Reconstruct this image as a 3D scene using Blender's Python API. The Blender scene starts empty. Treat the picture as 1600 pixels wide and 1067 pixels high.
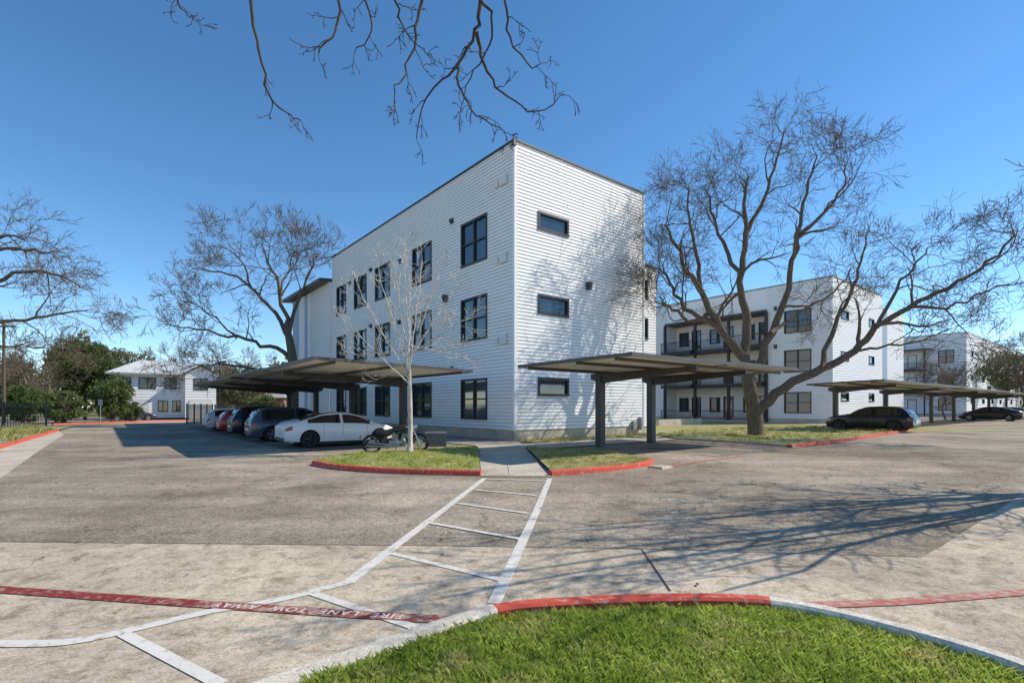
import bpy, bmesh, math, random
import numpy as np
from mathutils import Vector, Matrix
random.seed(7)
SC=bpy.context.scene; COL=SC.collection
F=804.0; H=1.6; HOR=635.0; CX=800.0
def G(px,py,z=0.0):
    Y=F*(H-z)/(py-HOR); return Vector(((px-CX)/F*Y,Y,z))
def P(px,py,Y): return Vector(((px-CX)/F*Y,Y,H+(HOR-py)/F*Y))
TH=math.atan2(.623,.782)
DR=Vector((math.cos(TH),math.sin(TH),0)); DL=Vector((-math.sin(TH),math.cos(TH),0))
CA=Vector((.116,23.39,0)); CB=Vector((29.7,47.7,0)); CD=Vector((73.8,83.6,0))
def W(c,x,y,z=0): return c+DR*x+DL*y+Vector((0,0,z))

# ------------------------------------------------------------------ materials
def nt(name):
    m=bpy.data.materials.new(name); m.use_nodes=True
    n=m.node_tree; b=n.nodes['Principled BSDF']; return m,n,b
def N(n,t,**k):
    o=n.nodes.new(t)
    for a,v in k.items(): setattr(o,a,v)
    return o
def pos(n): return N(n,'ShaderNodeNewGeometry').outputs['Position']
def noise(n,vec,scale,detail=4,rough=.55,dist=0):
    o=N(n,'ShaderNodeTexNoise'); o.inputs['Scale'].default_value=scale; o.inputs['Detail'].default_value=detail
    o.inputs['Roughness'].default_value=rough; o.inputs['Distortion'].default_value=dist
    n.links.new(vec,o.inputs['Vector']); return o.outputs['Fac']
def ramp(n,fac,stops):
    r=N(n,'ShaderNodeValToRGB'); e=r.color_ramp.elements
    while len(e)<len(stops): e.new(.5)
    for i,(p,c) in enumerate(stops):
        e[i].position=p; e[i].color=(c[0],c[1],c[2],1) if hasattr(c,'__len__') else (c,c,c,1)
    n.links.new(fac,r.inputs['Fac']); return r.outputs['Color']
def mix(n,a,b,fac,mode='MIX'):
    o=N(n,'ShaderNodeMix',data_type='RGBA',blend_type=mode)
    for s,v in ((6,a),(7,b),(0,fac)):
        if hasattr(v,'is_linked') or hasattr(v,'links'): n.links.new(v,o.inputs[s])
        elif s==0: o.inputs[0].default_value=v
        else: o.inputs[s].default_value=(v[0],v[1],v[2],1)
    return o.outputs[2]
def bump(n,b,h,strength,dist=.01):
    o=N(n,'ShaderNodeBump'); o.inputs['Strength'].default_value=strength; o.inputs['Distance'].default_value=dist
    n.links.new(h,o.inputs['Height']); n.links.new(o.outputs['Normal'],b.inputs['Normal'])
def simple(name,c,rough=.6,metal=0.0,var=.12,scale=3.0,spec=.5,bmp=0,coat=0):
    m,n,b=nt(name)
    f=noise(n,pos(n),scale,5)
    col=ramp(n,f,[(.3,[x*(1-var) for x in c]),(.7,[min(1,x*(1+var)) for x in c])])
    n.links.new(col,b.inputs['Base Color'])
    b.inputs['Roughness'].default_value=rough; b.inputs['Metallic'].default_value=metal
    b.inputs['Specular IOR Level'].default_value=spec
    if coat: b.inputs['Coat Weight'].default_value=coat; b.inputs['Coat Roughness'].default_value=.04
    if bmp: bump(n,b,noise(n,pos(n),scale*12,3),bmp)
    return m
M={}
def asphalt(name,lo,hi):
    m,n,b=nt(name); p=pos(n)
    a=noise(n,p,.2,6,.6,.6); c1=ramp(n,a,[(.37,lo),(.60,hi)])
    st=noise(n,p,.9,8,.72,.5); c2=mix(n,c1,ramp(n,st,[(.33,.56),(.45,.95),(.7,1.17)]),.9,'MULTIPLY')
    sp=noise(n,p,60,2,.8); c3=mix(n,c2,ramp(n,sp,[(.34,.35),(.5,1),(.66,1.75)]),.8,'MULTIPLY')
    sp2=noise(n,p,18,5,.8); c3=mix(n,c3,ramp(n,sp2,[(.36,.55),(.5,1),(.64,1.4)]),.8,'MULTIPLY')
    sp3=noise(n,p,5,4,.8); c3=mix(n,c3,ramp(n,sp3,[(.36,.74),(.5,1),(.64,1.18)]),.7,'MULTIPLY')
    mp=N(n,'ShaderNodeMapping'); mp.inputs['Rotation'].default_value=(0,0,-.05); mp.inputs['Scale'].default_value=(.05,.9,1); n.links.new(p,mp.inputs['Vector'])
    tr=noise(n,mp.outputs['Vector'],1.0,3,.5); c3=mix(n,c3,ramp(n,tr,[(.35,.80),(.55,1.0),(.68,1.16)]),.9,'MULTIPLY')
    nz=N(n,'ShaderNodeTexNoise'); nz.inputs['Scale'].default_value=1.6; nz.inputs['Detail'].default_value=6; n.links.new(p,nz.inputs['Vector'])
    mv=N(n,'ShaderNodeMix',data_type='VECTOR'); mv.inputs[0].default_value=.5
    n.links.new(p,mv.inputs[4]); n.links.new(nz.outputs['Color'],mv.inputs[5])
    v=N(n,'ShaderNodeTexVoronoi',feature='DISTANCE_TO_EDGE'); v.inputs['Scale'].default_value=.5; n.links.new(mv.outputs[1],v.inputs['Vector'])
    cr=ramp(n,v.outputs['Distance'],[(.0,.42),(.005,.85),(.010,1)])
    gate=ramp(n,noise(n,p,.25,2),[(.49,0),(.57,.9)])
    c4=mix(n,c3,cr,gate,'MULTIPLY')
    n.links.new(c4,b.inputs['Base Color']); b.inputs['Roughness'].default_value=.95; b.inputs['Specular IOR Level'].default_value=.06
    bump(n,b,sp,.6,.008); return m
M['asphalt']=asphalt('asphalt',(.240,.198,.148),(.400,.340,.262))
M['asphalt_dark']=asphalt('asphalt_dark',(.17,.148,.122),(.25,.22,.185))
def concrete(name,c,stain=.55):
    m,n,b=nt(name); p=pos(n)
    a=noise(n,p,.7,7,.65,.5); c1=ramp(n,a,[(.32,[x*.72 for x in c]),(.62,[x*1.08 for x in c])])
    s=noise(n,p,4.5,10,.78,.4); c2=mix(n,c1,ramp(n,s,[(.36,(.40,.37,.33)),(.44,(.76,.74,.71)),(.52,(1,1,1)),(.64,(1.1,1.1,1.1))]),stain,'MULTIPLY')
    g=noise(n,p,22,6,.85); c3=mix(n,c2,ramp(n,g,[(.37,.42),(.47,.92),(.64,1.22)]),.65,'MULTIPLY')
    f=noise(n,p,80,3,.8); c4=mix(n,c3,ramp(n,f,[(.34,.45),(.5,1),(.66,1.4)]),.6,'MULTIPLY')
    n.links.new(c4,b.inputs['Base Color']); b.inputs['Roughness'].default_value=.92; b.inputs['Specular IOR Level'].default_value=.08
    bump(n,b,f,.4,.004); return m
M['concrete']=concrete('concrete',(.57,.48,.36),.85)
M['concrete_clean']=concrete('concrete_clean',(.58,.51,.41),.35)
M['kerb_pale']=concrete('pale_kerb_concrete',(.72,.65,.54),.2)
def paint(name,c,worn=(.2,.18,.15),amt=.42):
    m,n,b=nt(name); p=pos(n)
    f=noise(n,p,14,7,.75); g=noise(n,p,1.6,3)
    w=ramp(n,f,[(amt-.08,1),(amt+.04,0)])
    col=mix(n,mix(n,c,[x*.75 for x in c],g),worn,w)
    n.links.new(col,b.inputs['Base Color']); b.inputs['Roughness'].default_value=.75; b.inputs['Specular IOR Level'].default_value=.2; return m
M['white_paint']=paint('white_line_paint',(.78,.74,.66),(.38,.33,.265),.44)
M['white_text']=paint('lettering_paint',(.78,.70,.63),(.42,.24,.20),.45)
M['red_paint']=paint('red_line_paint',(.27,.035,.03),(.36,.24,.185),.46)
M['red_worn']=paint('worn_red_line_paint',(.29,.05,.042),(.42,.30,.235),.505)
M['red_faded']=paint('faded_red_paint',(.50,.16,.13),(.46,.37,.295),.48)
M['red_kerb']=paint('red_kerb_paint',(.66,.10,.065),(.5,.33,.26),.43)
def siding(name,c):
    m,n,b=nt(name); p=pos(n)
    mp=N(n,'ShaderNodeMapping'); mp.inputs['Scale'].default_value=(.35,.35,4.0); n.links.new(p,mp.inputs['Vector'])
    f=noise(n,mp.outputs['Vector'],1.0,3); g=noise(n,p,7,5,.7)
    c1=ramp(n,f,[(.3,[x*.965 for x in c]),(.7,c)])
    c2=mix(n,c1,ramp(n,g,[(.3,.9),(.6,1)]),.5,'MULTIPLY')
    n.links.new(c2,b.inputs['Base Color']); b.inputs['Roughness'].default_value=.6; b.inputs['Specular IOR Level'].default_value=.25; return m
M['siding']=siding('white_siding',(.86,.845,.825))
M['gap']=simple('siding_joint_painted_shade',(.33,.325,.32),.8)  # grey paints in the shadow line under each lap; also the panel joints
M['siding_blue']=siding('blue_grey_siding',(.36,.45,.56))
M['black']=simple('black_metal',(.022,.021,.020),.45,0,.15)
M['bronze']=simple('dark_bronze_steel',(.055,.05,.046),.5,0,.15)
M['fascia']=simple('canopy_fascia',(.085,.08,.075),.5,0,.15)
M['grey_trim']=simple('grey_trim',(.32,.32,.31),.6)
M['deck']=simple('canopy_deck',(.80,.76,.68),.55,0,.08,2)
M['canopy_top']=simple('canopy_top',(.36,.35,.33),.6,0,.1)
def glass(name,c,r=.04):
    m,n,b=nt(name); f=noise(n,pos(n),.5,2)
    n.links.new(ramp(n,f,[(.3,[x*.5 for x in c]),(.7,[x*1.4 for x in c])]),b.inputs['Base Color'])
    b.inputs['Roughness'].default_value=r; b.inputs['Specular IOR Level'].default_value=.9; b.inputs['Coat Weight'].default_value=.5; b.inputs['Coat Roughness'].default_value=.02
    return m
M['glass']=glass('window_glass',(.022,.042,.052))
M['glass_blind']=glass('window_glass_blind',(.085,.10,.105),.08)
M['car_glass']=glass('car_glass',(.012,.014,.016),.03)
def bark(name,c):
    m,n,b=nt(name); p=pos(n)
    mp=N(n,'ShaderNodeMapping'); mp.inputs['Scale'].default_value=(9,9,2.2); n.links.new(p,mp.inputs['Vector'])
    f=noise(n,mp.outputs['Vector'],1.6,6,.7)
    n.links.new(ramp(n,f,[(.3,[x*.4 for x in c]),(.65,[x*1.3 for x in c])]),b.inputs['Base Color'])
    b.inputs['Roughness'].default_value=.9; b.inputs['Specular IOR Level'].default_value=.15; bump(n,b,f,.8,.04); return m
M['bark']=bark('bark',(.165,.127,.09)); M['bark_pale']=bark('pale_bark',(.62,.57,.49)); M['bark_dark']=bark('dark_bark',(.085,.066,.05))
M['twig']=bark('twig_bark',(.175,.138,.10))
def leafm(name,a,c,sc=.6,dry=None,trans=.35):
    m,n,b=nt(name); p=pos(n)
    f=noise(n,p,sc,3,.6); g=noise(n,p,sc*9,2)
    c1=ramp(n,f,[(.3,a),(.7,c)]); c2=mix(n,c1,ramp(n,g,[(.3,.65),(.7,1.35)]),.8,'MULTIPLY')
    if dry: c2=mix(n,c2,dry,ramp(n,noise(n,p,2.2,5,.7),[(.53,0),(.67,.75)]))
    n.links.new(c2,b.inputs['Base Color']); b.inputs['Roughness'].default_value=.6; b.inputs['Specular IOR Level'].default_value=.2
    if trans:
        t=N(n,'ShaderNodeBsdfTranslucent'); n.links.new(c2,t.inputs['Color']); ms=N(n,'ShaderNodeMixShader'); ms.inputs[0].default_value=trans
        n.links.new(b.outputs[0],ms.inputs[1]); n.links.new(t.outputs[0],ms.inputs[2]); n.links.new(ms.outputs[0],n.nodes['Material Output'].inputs['Surface'])
    return m
M['leaf_dark']=leafm('evergreen_leaf',(.075,.105,.035),(.175,.215,.07))
M['leaf_olive']=leafm('olive_leaf',(.15,.155,.075),(.26,.25,.13))
M['leaf_brown']=leafm('dry_leaf',(.10,.06,.03),(.2,.13,.07),3)
M['grass']=leafm('grass_blade',(.26,.35,.05),(.48,.55,.12),1.4,(.60,.52,.24),.5)
M['grass_dry']=leafm('dry_grass_blade',(.28,.31,.07),(.48,.44,.17),.8,(.54,.46,.22),.4)
M['turf']=leafm('turf_base',(.19,.21,.055),(.33,.31,.11),2.5,(.42,.35,.18),0)
M['turf_dry']=leafm('dry_turf_base',(.25,.24,.085),(.41,.36,.16),1.0,None,0)
M['ground']=leafm('rough_ground',(.15,.145,.065),(.28,.24,.13),.2,None,0)
M['gravel']=concrete('river_gravel',(.46,.41,.35),.9)
M['tyre']=simple('tyre_rubber',(.018,.018,.018),.8)
M['rim']=simple('alloy_rim',(.42,.42,.43),.35,.8,.05)
M['rim_dark']=simple('dark_rim',(.06,.06,.065),.35,.7,.05)
M['engine']=simple('engine_alloy',(.30,.30,.30),.35,.9,.1)
M['chrome']=simple('chrome',(.65,.65,.65),.15,1,.03)
M['red_lamp']=simple('tail_lamp_red',(.35,.015,.012),.15,0,.1,20)
M['clear_lamp']=simple('headlamp_clear',(.5,.52,.55),.1,0,.1,20)
M['plate']=simple('number_plate',(.6,.6,.58),.5)
M['brick']=simple('brick_red',(.28,.12,.08),.8,0,.3,6)
M['metal_roof']=simple('standing_seam_metal',(.52,.53,.54),.55,.0,.08)
M['leather']=simple('black_leather',(.02,.018,.017),.4)
M['cream']=siding('cream_siding',(.72,.71,.68))
M['plastic']=simple('dark_plastic',(.06,.062,.065),.6)
M['box_grey']=simple('grey_resin',(.15,.15,.15),.6)
M['wood']=simple('pole_wood',(.12,.085,.06),.9,0,.3,8)
def carpaint(name,c,metal=.0,coat=.7): return simple(name,c,.32,metal,.03,2,.4,0,coat)

# ------------------------------------------------------------------ mesh helpers
class MB:
    def __init__(s): s.v=[]; s.f=[]; s.m=[]
    def poly(s,pts,mi=0):
        k=len(s.v); s.v+= [tuple(p) for p in pts]; s.f.append(tuple(range(k,k+len(pts)))); s.m.append(mi)
    def hexa(s,c,mi=0):
        k=len(s.v); s.v+=[tuple(p) for p in c]
        for q in ((0,3,2,1),(4,5,6,7),(0,1,5,4),(1,2,6,5),(2,3,7,6),(3,0,4,7)):
            s.f.append(tuple(k+i for i in q)); s.m.append(mi)
    def box(s,x0,x1,y0,y1,z0,z1,mi=0):
        s.hexa([(x0,y0,z0),(x1,y0,z0),(x1,y1,z0),(x0,y1,z0),(x0,y0,z1),(x1,y0,z1),(x1,y1,z1),(x0,y1,z1)],mi)
    def obox(s,mp,u0,u1,o0,o1,z0,z1,mi=0):
        s.hexa([mp(u0,o0,z0),mp(u1,o0,z0),mp(u1,o1,z0),mp(u0,o1,z0),mp(u0,o0,z1),mp(u1,o0,z1),mp(u1,o1,z1),mp(u0,o1,z1)],mi)
    def tube(s,pts,rs,n=8,mi=0,cap=True):
        pts=[Vector(p) for p in pts]; L=len(pts)
        if not hasattr(rs,'__len__'): rs=[rs]*L
        k=len(s.v)
        for i in range(L):
            t=(pts[min(i+1,L-1)]-pts[max(i-1,0)])
            if t.length<1e-9: t=Vector((0,0,1))
            t.normalize(); ref=Vector((0,0,1)) if abs(t.z)<.9 else Vector((1,0,0))
            if i==0: u=t.cross(ref).normalized()
            else:
                u=(u-t*u.dot(t))
                if u.length<1e-6: u=t.cross(ref)
                u.normalize()
            w=t.cross(u)
            for j in range(n):
                a=2*math.pi*j/n; q=pts[i]+(u*math.cos(a)+w*math.sin(a))*rs[i]; s.v.append((q.x,q.y,q.z))
        for i in range(L-1):
            for j in range(n):
                a=k+i*n+j; b=k+i*n+(j+1)%n
                s.f.append((a,b,b+n,a+n)); s.m.append(mi)
        if cap:
            s.f.append(tuple(k+j for j in range(n))); s.m.append(mi)
            s.f.append(tuple(k+(L-1)*n+j for j in range(n))); s.m.append(mi)
    def lathe(s,prof,axis='y',c=(0,0,0),n=24,mi=0):
        k=len(s.v); c=Vector(c)
        for (r,h) in prof:
            for j in range(n):
                a=2*math.pi*j/n
                q=Vector((r*math.cos(a),h,r*math.sin(a))) if axis=='y' else (Vector((h,r*math.cos(a),r*math.sin(a))) if axis=='x' else Vector((r*math.cos(a),r*math.sin(a),h)))
                s.v.append(tuple(c+q))
        for i in range(len(prof)-1):
            for j in range(n):
                a=k+i*n+j; b=k+i*n+(j+1)%n; s.f.append((a,b,b+n,a+n)); s.m.append(mi)
    def build(s,name,mats,parent=None,loc=None,rotz=0,smooth=None):
        if not isinstance(mats,(list,tuple)): mats=[mats]
        me=bpy.data.meshes.new(name); me.from_pydata(s.v,[],s.f)
        for m in mats: me.materials.append(m)
        if len(mats)>1: me.polygons.foreach_set('material_index',s.m)
        if smooth is not None:
            me.polygons.foreach_set('use_smooth',[True]*len(me.polygons))
            if smooth<179: me.set_sharp_from_angle(angle=math.radians(smooth))
        me.update()
        o=bpy.data.objects.new(name,me); COL.objects.link(o)
        if parent: o.parent=parent
        if loc is not None: o.location=loc
        o.rotation_euler.z=rotz
        return o
def tag(o,label,cat,group=None,kind=None):
    o['label']=label; o['category']=cat
    if group: o['group']=group
    if kind: o['kind']=kind
    return o
def thing(name,label,cat,loc=(0,0,0),rotz=0,group=None):
    o=bpy.data.objects.new(name,None); COL.objects.link(o); o.location=loc; o.rotation_euler.z=rotz
    o.empty_display_size=.2
    return tag(o,label,cat,group)
def sheet(name,pts,z,mat,label,cat,kind='structure'):
    mb=MB(); mb.poly([(p[0],p[1],z) for p in pts]); o=mb.build(name,mat); return tag(o,label,cat,None,kind)
def strip(mb,pts,width,z,mi=0):
    pts=[Vector((p[0],p[1],0)) for p in pts]; n=len(pts); L=[];R=[]
    for i in range(n):
        t=(pts[min(i+1,n-1)]-pts[max(i-1,0)]).normalized(); q=Vector((-t.y,t.x,0))*width/2
        L.append(pts[i]+q); R.append(pts[i]-q)
    for i in range(n-1):
        mb.poly([(L[i].x,L[i].y,z),(L[i+1].x,L[i+1].y,z),(R[i+1].x,R[i+1].y,z),(R[i].x,R[i].y,z)],mi)
def smoothpts(pts,k=4):
    pts=[Vector(p) for p in pts]; out=[]
    for i in range(len(pts)-1):
        p0=pts[max(i-1,0)];p1=pts[i];p2=pts[i+1];p3=pts[min(i+2,len(pts)-1)]
        for j in range(k):
            t=j/k; out.append(.5*((2*p1)+(p2-p0)*t+(2*p0-5*p1+4*p2-p3)*t*t+(3*p1-p0-3*p2+p3)*t**3))
    out.append(pts[-1]); return out
def kerb(name,pts,side,width,h,mats,label,miseg=None,smooth=True):
    mb=MB(); n=len(pts); rows=[]
    for i in range(n):
        t=(pts[min(i+1,n-1)]-pts[max(i-1,0)]); t.z=0; t.normalize(); q=Vector((-t.y,t.x,0))*side
        hh=h[i] if hasattr(h,'__len__') else h; wd=width[i] if hasattr(width,'__len__') else width
        b=Vector((pts[i].x,pts[i].y,0))
        rows.append([b+Vector((0,0,.0)),b+q*.02+Vector((0,0,hh*.8)),b+q*.045+Vector((0,0,hh)),b+q*(wd-.02)+Vector((0,0,hh)),b+q*wd+Vector((0,0,hh-.02)),b+q*wd+Vector((0,0,-.02))])
    for i in range(n-1):
        mi=miseg[i] if miseg else 0
        for j in range(5): mb.poly([rows[i][j],rows[i+1][j],rows[i+1][j+1],rows[i][j+1]],mi)
    mb.poly(rows[0]); mb.poly(rows[-1])
    o=mb.build(name,mats); return tag(o,label,'kerb',None,'structure')
def inpoly(P_,poly):
    x=P_[:,0];y=P_[:,1]; ins=np.zeros(len(P_),bool); n=len(poly); j=n-1
    for i in range(n):
        xi,yi=poly[i][0],poly[i][1]; xj,yj=poly[j][0],poly[j][1]
        c=((yi>y)!=(yj>y))&(x<(xj-xi)*(y-yi)/(yj-yi+1e-12)+xi); ins^=c; j=i
    return ins
RNG=np.random.default_rng(5)
def npmesh(name,verts,faces_n,mat,cornersper):
    nv=len(verts); me=bpy.data.meshes.new(name); nf=nv//cornersper
    me.vertices.add(nv); me.vertices.foreach_set('co',verts.astype(np.float32).ravel())
    me.loops.add(nv); me.loops.foreach_set('vertex_index',np.arange(nv,dtype=np.int32))
    me.polygons.add(nf); me.polygons.foreach_set('loop_start',np.arange(0,nv,cornersper,dtype=np.int32))
    me.polygons.foreach_set('loop_total',np.full(nf,cornersper,dtype=np.int32))
    me.materials.append(mat); me.update(calc_edges=True); me.validate()
    o=bpy.data.objects.new(name,me); COL.objects.link(o); return o
def blades(name,poly,n,h0,h1,w,z,mat,label,cl=22,spread=5):
    pl=np.array([(p[0],p[1]) for p in poly]); lo=pl.min(0); hi=pl.max(0); pts=np.zeros((0,2))
    nc=max(10,n//cl)
    while len(pts)<nc:
        q=RNG.uniform(lo,hi,(nc*2,2)); pts=np.vstack([pts,q[inpoly(q,pl)]])
    pts=pts[:nc]; ch=RNG.uniform(.5,1.2,nc)**1.4
    idx=RNG.integers(0,nc,n); b=pts[idx]+RNG.normal(0,w*spread,(n,2)); hs=ch[idx]
    k=inpoly(b,pl); b=b[k]; hs=hs[k]
    n=len(b); a=RNG.uniform(0,2*np.pi,n); h=RNG.uniform(h0,h1,n)*hs; ww=w*RNG.uniform(.6,1.3,n)
    la=RNG.uniform(0,2*np.pi,n); ll=h*RNG.uniform(.2,1.1,n)
    V=np.zeros((n,4,3)); dx=np.cos(a)*ww/2; dy=np.sin(a)*ww/2
    V[:,0]=np.c_[b[:,0]-dx,b[:,1]-dy,np.full(n,z)]; V[:,1]=np.c_[b[:,0]+dx,b[:,1]+dy,np.full(n,z)]
    mx=b[:,0]+np.cos(la)*ll*.4; my=b[:,1]+np.sin(la)*ll*.4
    V[:,2]=np.c_[mx+dx*.8,my+dy*.8,z+h*.65]; V[:,3]=np.c_[b[:,0]+np.cos(la)*ll,b[:,1]+np.sin(la)*ll,z+h]
    o=npmesh(name,V.reshape(-1,3),None,mat,4)
    return tag(o,label,'grass',None,'stuff')

# ------------------------------------------------------------------ ground
sheet('ground',[(-400,-60),(400,-60),(400,600),(-400,600)],0,M['ground'],'rough dry ground reaching to the horizon','ground')
lk=[G(-330,800),G(0,702),G(92,673.5)]
sheet('asphalt_lot',[(-14,-30),(40,-30),(95,60),(110,110),(40,100),(-10,66),(-50,62),(-75,62),(-75,44),(-46,42),(lk[2].x-1,lk[2].y),(lk[1].x-.1,lk[1].y),(-14,8)],.004,M['asphalt'],'weathered grey brown asphalt car park and drive lane','asphalt')
ap=[G(0,847)+Vector((-14,.2,0)),G(0,847),G(330,850),G(660,853),G(1000,858),G(1250,864),G(1440,871),G(1475,852)]
ap=[Vector(p) for p in ap]; q=W(ap[-1],70,0)
apoly=ap+[q,q+Vector((30,-20,0)),Vector((40,-20,0)),Vector((-20,-20,0))]
sheet('concrete_apron',apoly,.009,M['concrete'],'stained pale concrete apron across the foreground','concrete')
jb=MB(); strip(jb,[G(1003,860),G(1047,925)],.022,.013); strip(jb,[G(1003,860),G(980,858)],.01,.013); strip(jb,[G(0,847.5),G(660,853.5),G(1000,858.5),G(1440,871.5)],.014,.013)
tag(jb.build('expansion_joint',M['bronze']),'dark joint lines cut in the concrete apron','joint',None,'structure')
gut=[G(-330,905),G(0,748),G(60,705),G(100,679),G(92,673.5),G(0,702),G(-330,800)]
sheet('concrete_gutter',gut,.010,M['concrete_clean'],'pale concrete gutter along the left red kerb','gutter')
verge=[lk[2],lk[1],lk[0],Vector((-60,lk[0].y,0)),Vector((-60,40,0)),Vector((-34,40,0))]
sheet('grass_verge',verge,.10,M['turf_dry'],'grassy verge behind the red kerb at far left','verge')
kerb('red_kerb',[lk[2]+Vector((-4,2.2,0)),lk[2],(lk[2]+lk[1])/2,lk[1],lk[0]],-1,.18,.14,M['red_kerb'],'red painted kerb beside the verge at far left')
blades('grass',[lk[2],lk[1],lk[0],Vector((-26,lk[0].y,0)),Vector((-36,38,0))],9000,.1,.3,.03,.1,M['grass_dry'],'long tufted grass on the verge at far left')
kerb('red_kerb',[G(84,664),G(180,661),G(292,658)],1,.25,.14,M['red_kerb'],'distant red kerb across the exit road near the white house')
def frame_poly(c,x0,x1,y0,y1): return [W(c,x0,y0),W(c,x1,y0),W(c,x1,y1),W(c,x0,y1)]
sheet('gravel_bed',frame_poly(CA,-1.6,-.0,-.6,34),.03,M['gravel'],'pale gravel strip along the shaded wall of the near building','gravel')
sheet('sidewalk',frame_poly(CA,-2.9,-1.6,-3.2,34),.035,M['concrete_clean'],'concrete walk between parked cars and shaded wall','sidewalk')
sheet('sidewalk',frame_poly(CA,-1.6,16,-3.9,-1.6),.037,M['concrete_clean'],'concrete walk along the sunlit wall behind the near right carport','sidewalk')
sheet('grass_strip',frame_poly(CA,-.0,9.5,-1.6,-.0),.05,M['turf_dry'],'strip of dry turf against the sunlit wall','turf')
blades('grass',frame_poly(CA,.1,9.5,-1.6,-.15),2500,.05,.14,.015,.05,M['grass_dry'],'short dry grass against the sunlit wall')
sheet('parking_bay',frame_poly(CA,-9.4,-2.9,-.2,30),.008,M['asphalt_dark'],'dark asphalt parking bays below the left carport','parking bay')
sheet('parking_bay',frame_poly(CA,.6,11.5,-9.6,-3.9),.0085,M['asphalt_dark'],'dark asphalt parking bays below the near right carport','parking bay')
mb=MB()
for t in (.1,2.9,5.8,8.7,11.6,14.5,17.4,20.3,23.2,26.1): strip(mb,[W(CA,-9.2,t),W(CA,-3.2,t)],.11,.012)
tag(mb.build('parking_lines',M['white_paint']),'white stall lines under the left carport','parking lines',None,'structure')
mb=MB()
for x in (1.0,3.8,6.6,9.4): strip(mb,[W(CA,x,-9.4),W(CA,x,-4.2)],.11,.0125)
tag(mb.build('parking_lines',M['white_paint']),'white stall lines under the near right carport','parking lines',None,'structure')
mb=MB(); strip(mb,[G(1015,734),G(1080,723),G(1160,712.5)],.16,.013)
tag(mb.build('red_line',M['red_faded']),'red line on the asphalt in front of the near right carport','painted line',None,'structure')
mb=MB(); Z=.0145
strip(mb,[G(757,748),G(700,792),G(620,853),G(543,912)],.115,Z)
strip(mb,smoothpts([G(545,911),G(440,938),G(330,957),G(210,985),G(110,1005),G(0,1008),G(-200,1010)],3),.105,Z+.0004)
strip(mb,[G(859,748),G(838,800),G(806,870),G(772,945)],.115,Z)
for a,b in (((757,749),(858,752)),((742,766),(838,775)),((714,787),(825,803)),((672,818),(812,843)),((612,866),(785,908)),((480,926),(650,983)),((190,991),(345,1072))):
    strip(mb,[G(*a),G(*b)],.085,Z+.0008)
tag(mb.build('crosswalk_lines',M['white_paint']),'white ladder crosswalk lines running to the ramp','crosswalk',None,'structure')
mb=MB(); ra=G(-120,912); rb=G(702,971); strip(mb,[ra,G(0,923),G(310,945.5)],.14,.0165)
strip(mb,[G(310,945.5),G(350,948),G(540,961),rb],.135,.0165,1)
tag(mb.build('fire_lane_line',[M['red_paint'],M['red_worn']]),'dark red fire lane line on the concrete at lower left','painted line',None,'structure')
mb=MB(); strip(mb,[G(1190,948),G(1290,947),G(1400,943),G(1600,927),G(1800,905)],.13,.0165)
tag(mb.build('fire_lane_line',M['red_faded']),'faded red line on the concrete at lower right','painted line',None,'structure')
def text_mesh(body,size,ws=1.5):
    cu=bpy.data.curves.new('lettering','FONT'); cu.body=body; cu.size=size; cu.space_word=ws; cu.space_character=1.2; cu.align_y='CENTER'; cu.offset=.002
    o=bpy.data.objects.new('lettering',cu); COL.objects.link(o); d=bpy.context.evaluated_depsgraph_get(); d.update()
    me=bpy.data.meshes.new_from_object(o.evaluated_get(d)); bpy.data.objects.remove(o); return me
me=text_mesh('FIRE LANE TOW AWAY',.118,2.4); me.materials.append(M['white_text'])
o=bpy.data.objects.new('fire_lane_lettering',me); COL.objects.link(o)
d=(G(350,948)-G(630,966.5)); o.location=(G(630,966.5).x,G(630,966.5).y,.0195); o.rotation_euler.z=math.atan2(d.y,d.x)
tag(o,'worn white FIRE LANE TOW AWAY lettering on the red line','lettering',None,'structure')
opx=[(300,1085),(345,1067),(480,1022),(600,985),(700,961),(790,944),(900,936),(1000,932),(1100,931),(1200,936),(1300,953),(1420,982),(1520,1010),(1600,1036),(1700,1075)]
out=smoothpts([G(a,b,.08) for a,b in opx],4)
hh=[]; ms=[]; wd=[]
for p in out:
    px=CX+F*p.x/p.y; hh.append(.045+.075*max(0,min(1,(px-560)/220))); ms.append(1 if 755<px<1190 else 0); wd.append(.15+.10*max(0,min(1,(760-px)/160)))
kerb('curved_kerb',out,-1,wd,hh,[M['kerb_pale'],M['red_kerb']],'curved concrete kerb of the foreground lawn, red along its middle',ms)
inn=[]
for i,p in enumerate(out):
    t=(out[min(i+1,len(out)-1)]-out[max(i-1,0)]); t.z=0; t.normalize(); inn.append(Vector((p.x,p.y,0))+Vector((t.y,-t.x,0))*(wd[i]-.005))
isl=inn+[Vector((3.2,-1,0)),Vector((-2.5,-1,0))]
sheet('lawn_soil',isl,.04,M['turf'],'green turf of the foreground lawn','turf')
blades('grass',inn+[Vector((3.4,2.4,0)),Vector((-1.6,2.4,0))],115000,.022,.065,.0046,.04,M['grass'],'bright green grass of the foreground lawn',34,10)
li_f=[G(486,727),G(520,733.5),G(585,739),G(650,741.5),G(700,743),G(750,744)]
li=li_f+[G(747,701.5),G(690,703),G(640,707),G(570,711),G(510,719)]
kerb('red_kerb',smoothpts(li_f,3),1,.2,.13,M['red_kerb'],'red kerb of the small island with the young tree')
sheet('island_turf',[p+Vector((0,.05,0)) for p in li],.10,M['turf_dry'],'turf of the small island with the young tree','turf')
blades('grass',li,9000,.03,.08,.014,.1,M['grass'],'yellow green grass around the young tree')
ri_f=[G(863,744),G(930,739),G(985,733),G(1015,728),G(1022,724)]
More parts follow.
